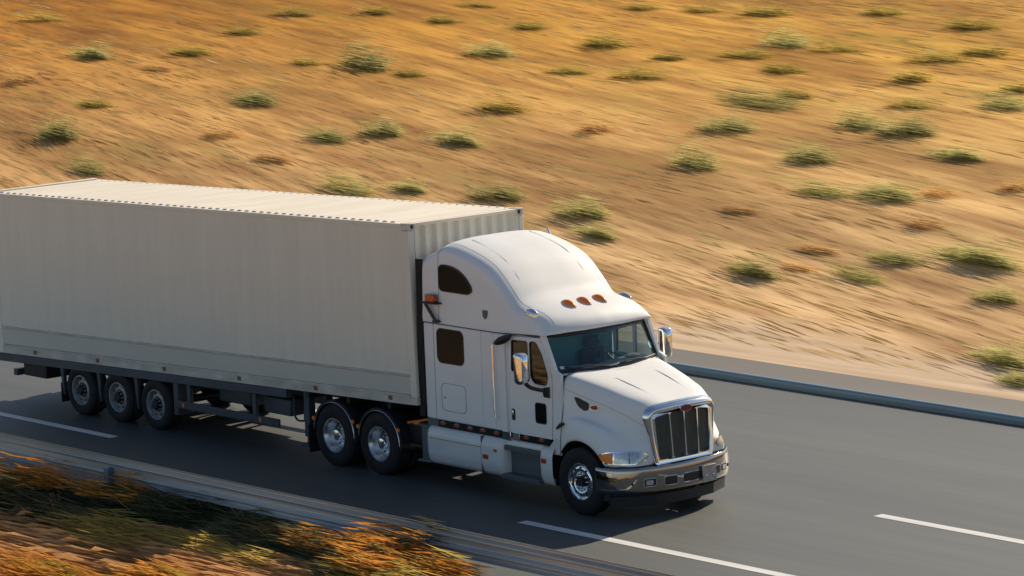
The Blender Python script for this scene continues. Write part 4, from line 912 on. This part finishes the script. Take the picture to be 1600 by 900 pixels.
KIND = {'g': ('grey-green', leafg, 4), 'o': ('olive', leafo, 3), 'b': ('brownish dry', leafb, 2)}
protos = {}
for k, (nm, m_, cnt) in KIND.items():
    for j in range(cnt):
        dens_ = {'g': 560, 'o': 370, 'b': 240}[k]
        protos[k, j] = (blades(dens_, 1.0, .9, .95, 1.45, .024, 100+ord(k)+j, .04, tail=1.5), m_)
built = {}
for i, (x, y, wm, hm, k, lab) in enumerate(SH):
    j = i % KIND[k][2]; gmb, m_ = protos[k, j]
    if (k, j) not in built:
        o = gmb.build('shrub', m_, None, smooth=0, origin=(0, 0, 0)); built[k, j] = o
    else:
        o = built[k, j].copy(); C.objects.link(o)
    sx = wm/1.42; sz = hm/1.4
    o.location = (x, y, terrain(x, y)-.05*sz); o.scale = (sx, (wm/1.65+sz)*.45, sz); o.rotation_euler = (0, 0, random.uniform(-.06, .06))
    tag(o, lab, 'shrub', 'shrubs scattered over the dry hillside')
# foreground bushes behind the near guardrail, each with foliage and flowers
def bush(name, label, x, y, sx, sy, sz, seed, leaf, blossom=None, nb=0, n=1900, group='bushes on the near verge'):
    z = terrain(x, y); t = empty(name, (x, y, z-.02), label, 'bush', group)
    g = blades(n, sx*1.2, sy, sz, .85, .020, seed, .09, 0, -.02); g.v = [(a+x, b+y, c+z-.02) for a, b, c in g.v]; g.build('foliage', leaf, t, smooth=0)
    if blossom is not None:
        g = blades(int(nb*1.3), sx*.9, sy*.75, sz*.6, .60, .022, seed+500, .08, sz*.45, -.02); g.v = [(a+x, b+y, c+z) for a, b, c in g.v]; g.build('blossom', blossom, t, smooth=0)
    g = MB(); r = np.random.default_rng(seed+9)
    for _ in range(7): g.tube([(x+r.normal(0, .05), y+r.normal(0, .05), z-.05), (x+r.normal(0, .3)*sx, y+r.normal(0, .3)*sy, z+sz*.7)], [.018, .006], 5)
    g.build('stem', leafb, t)
BU = [(-3.90, -6.46, 1.5, 1.0, .85, leafd, flower, 420, 'dark bush crowned with orange flowers at the left edge'),
      (-2.37, -5.76, 1.3, .9, .68, leafd, flower, 260, 'dark bush with an orange flower patch, second from the left edge'),
      (-2.52, -6.53, 1.5, .9, .60, leafd, None, 0, 'low dark green bush in front of the orange crowned bush'),
      (-1.12, -5.78, 1.5, .9, .60, leafd, None, 0, 'low dark green bush in the truck shadow, flowerless'),
      (-0.36, -5.15, 1.4, .9, .70, leafd, flower, 60, 'dark green bush with a few orange flecks below the guardrail'),
      (0.99, -5.29, 1.4, .9, .60, leafd, None, 0, 'plain dark green bush below the trailer landing legs'),
      (-0.59, -6.83, 1.5, .9, .45, leafo, None, 0, 'low olive bush at the edge of the truck shadow'),
      (1.20, -6.42, 1.5, .9, .45, leafo, None, 0, 'low olive bush between the dark bushes and the sunlit grass'),
      (2.43, -5.70, 1.3, .9, .55, leafd, flower, 40, 'dark bush with sparse orange flecks'),
      (-0.08, -8.60, 1.4, .9, .45, flower, yellow, 300, 'sunlit orange bush in the bottom left corner'),
      (2.02, -7.96, 1.3, .9, .45, yellow, flower, 240, 'sunlit yellow and orange bush on the bottom edge'),
      (3.57, -6.03, 1.0, .7, .65, leafd, flower, 330, 'rounded bush with orange flowers below the drive wheels'),
      (5.07, -5.89, 1.2, .8, .9, leafd, flower, 330, 'tall bush with orange flowers overlapping the guardrail'),
      (5.38, -6.43, 1.2, .8, .75, leafo, flower, 260, 'olive bush with orange flowers at the bottom edge'),
      (4.76, -6.42, 1.0, .8, .5, leafd, None, 0, 'dark bush squeezed between two flowering bushes'),
      (6.51, -6.11, 1.1, .7, .65, leafo, flower, 300, 'orange flecked olive bush under the guardrail on the bottom edge')]
for i, (x, y, sx, sy, sz, lf, bl, nb, lab) in enumerate(BU):
    bush('flowering_bush' if bl else 'bush', lab, x, y, sx*.8, sy*.8, sz, 900+i*7, lf, bl, nb)
# dry grass on the near verge
r = np.random.default_rng(3); V = []; Fc = []
for i in range(42000):
    x = r.uniform(-7, 13); y = -6.3-7*r.random()**1.2; z = terrain(x, y)+.15*r.random()**1.5; L = r.uniform(.8, 2.2); wv = r.uniform(.006, .016); k = len(V)
    sl = r.normal(0, .05); dz = r.normal(0, .05)
    V += [(x-L/2, y-sl*L/2, z), (x-.1*L, y, z+wv+dz), (x+L/2, y+sl*L/2, z+dz), (x+.1*L, y, z-wv+dz)]; Fc.append((k, k+1, k+2, k+3))
g = MB(); g.add(V, Fc); o = g.build('dry_grass', leafmat('dry_grass_blades', (.48, .25, .095), (.90, .55, .26), .35, (.5, 2.2, 3)), smooth=0, origin=(0, 0, 0)); setting(o, 'sunlit dry orange grass on the near verge', 'stuff')
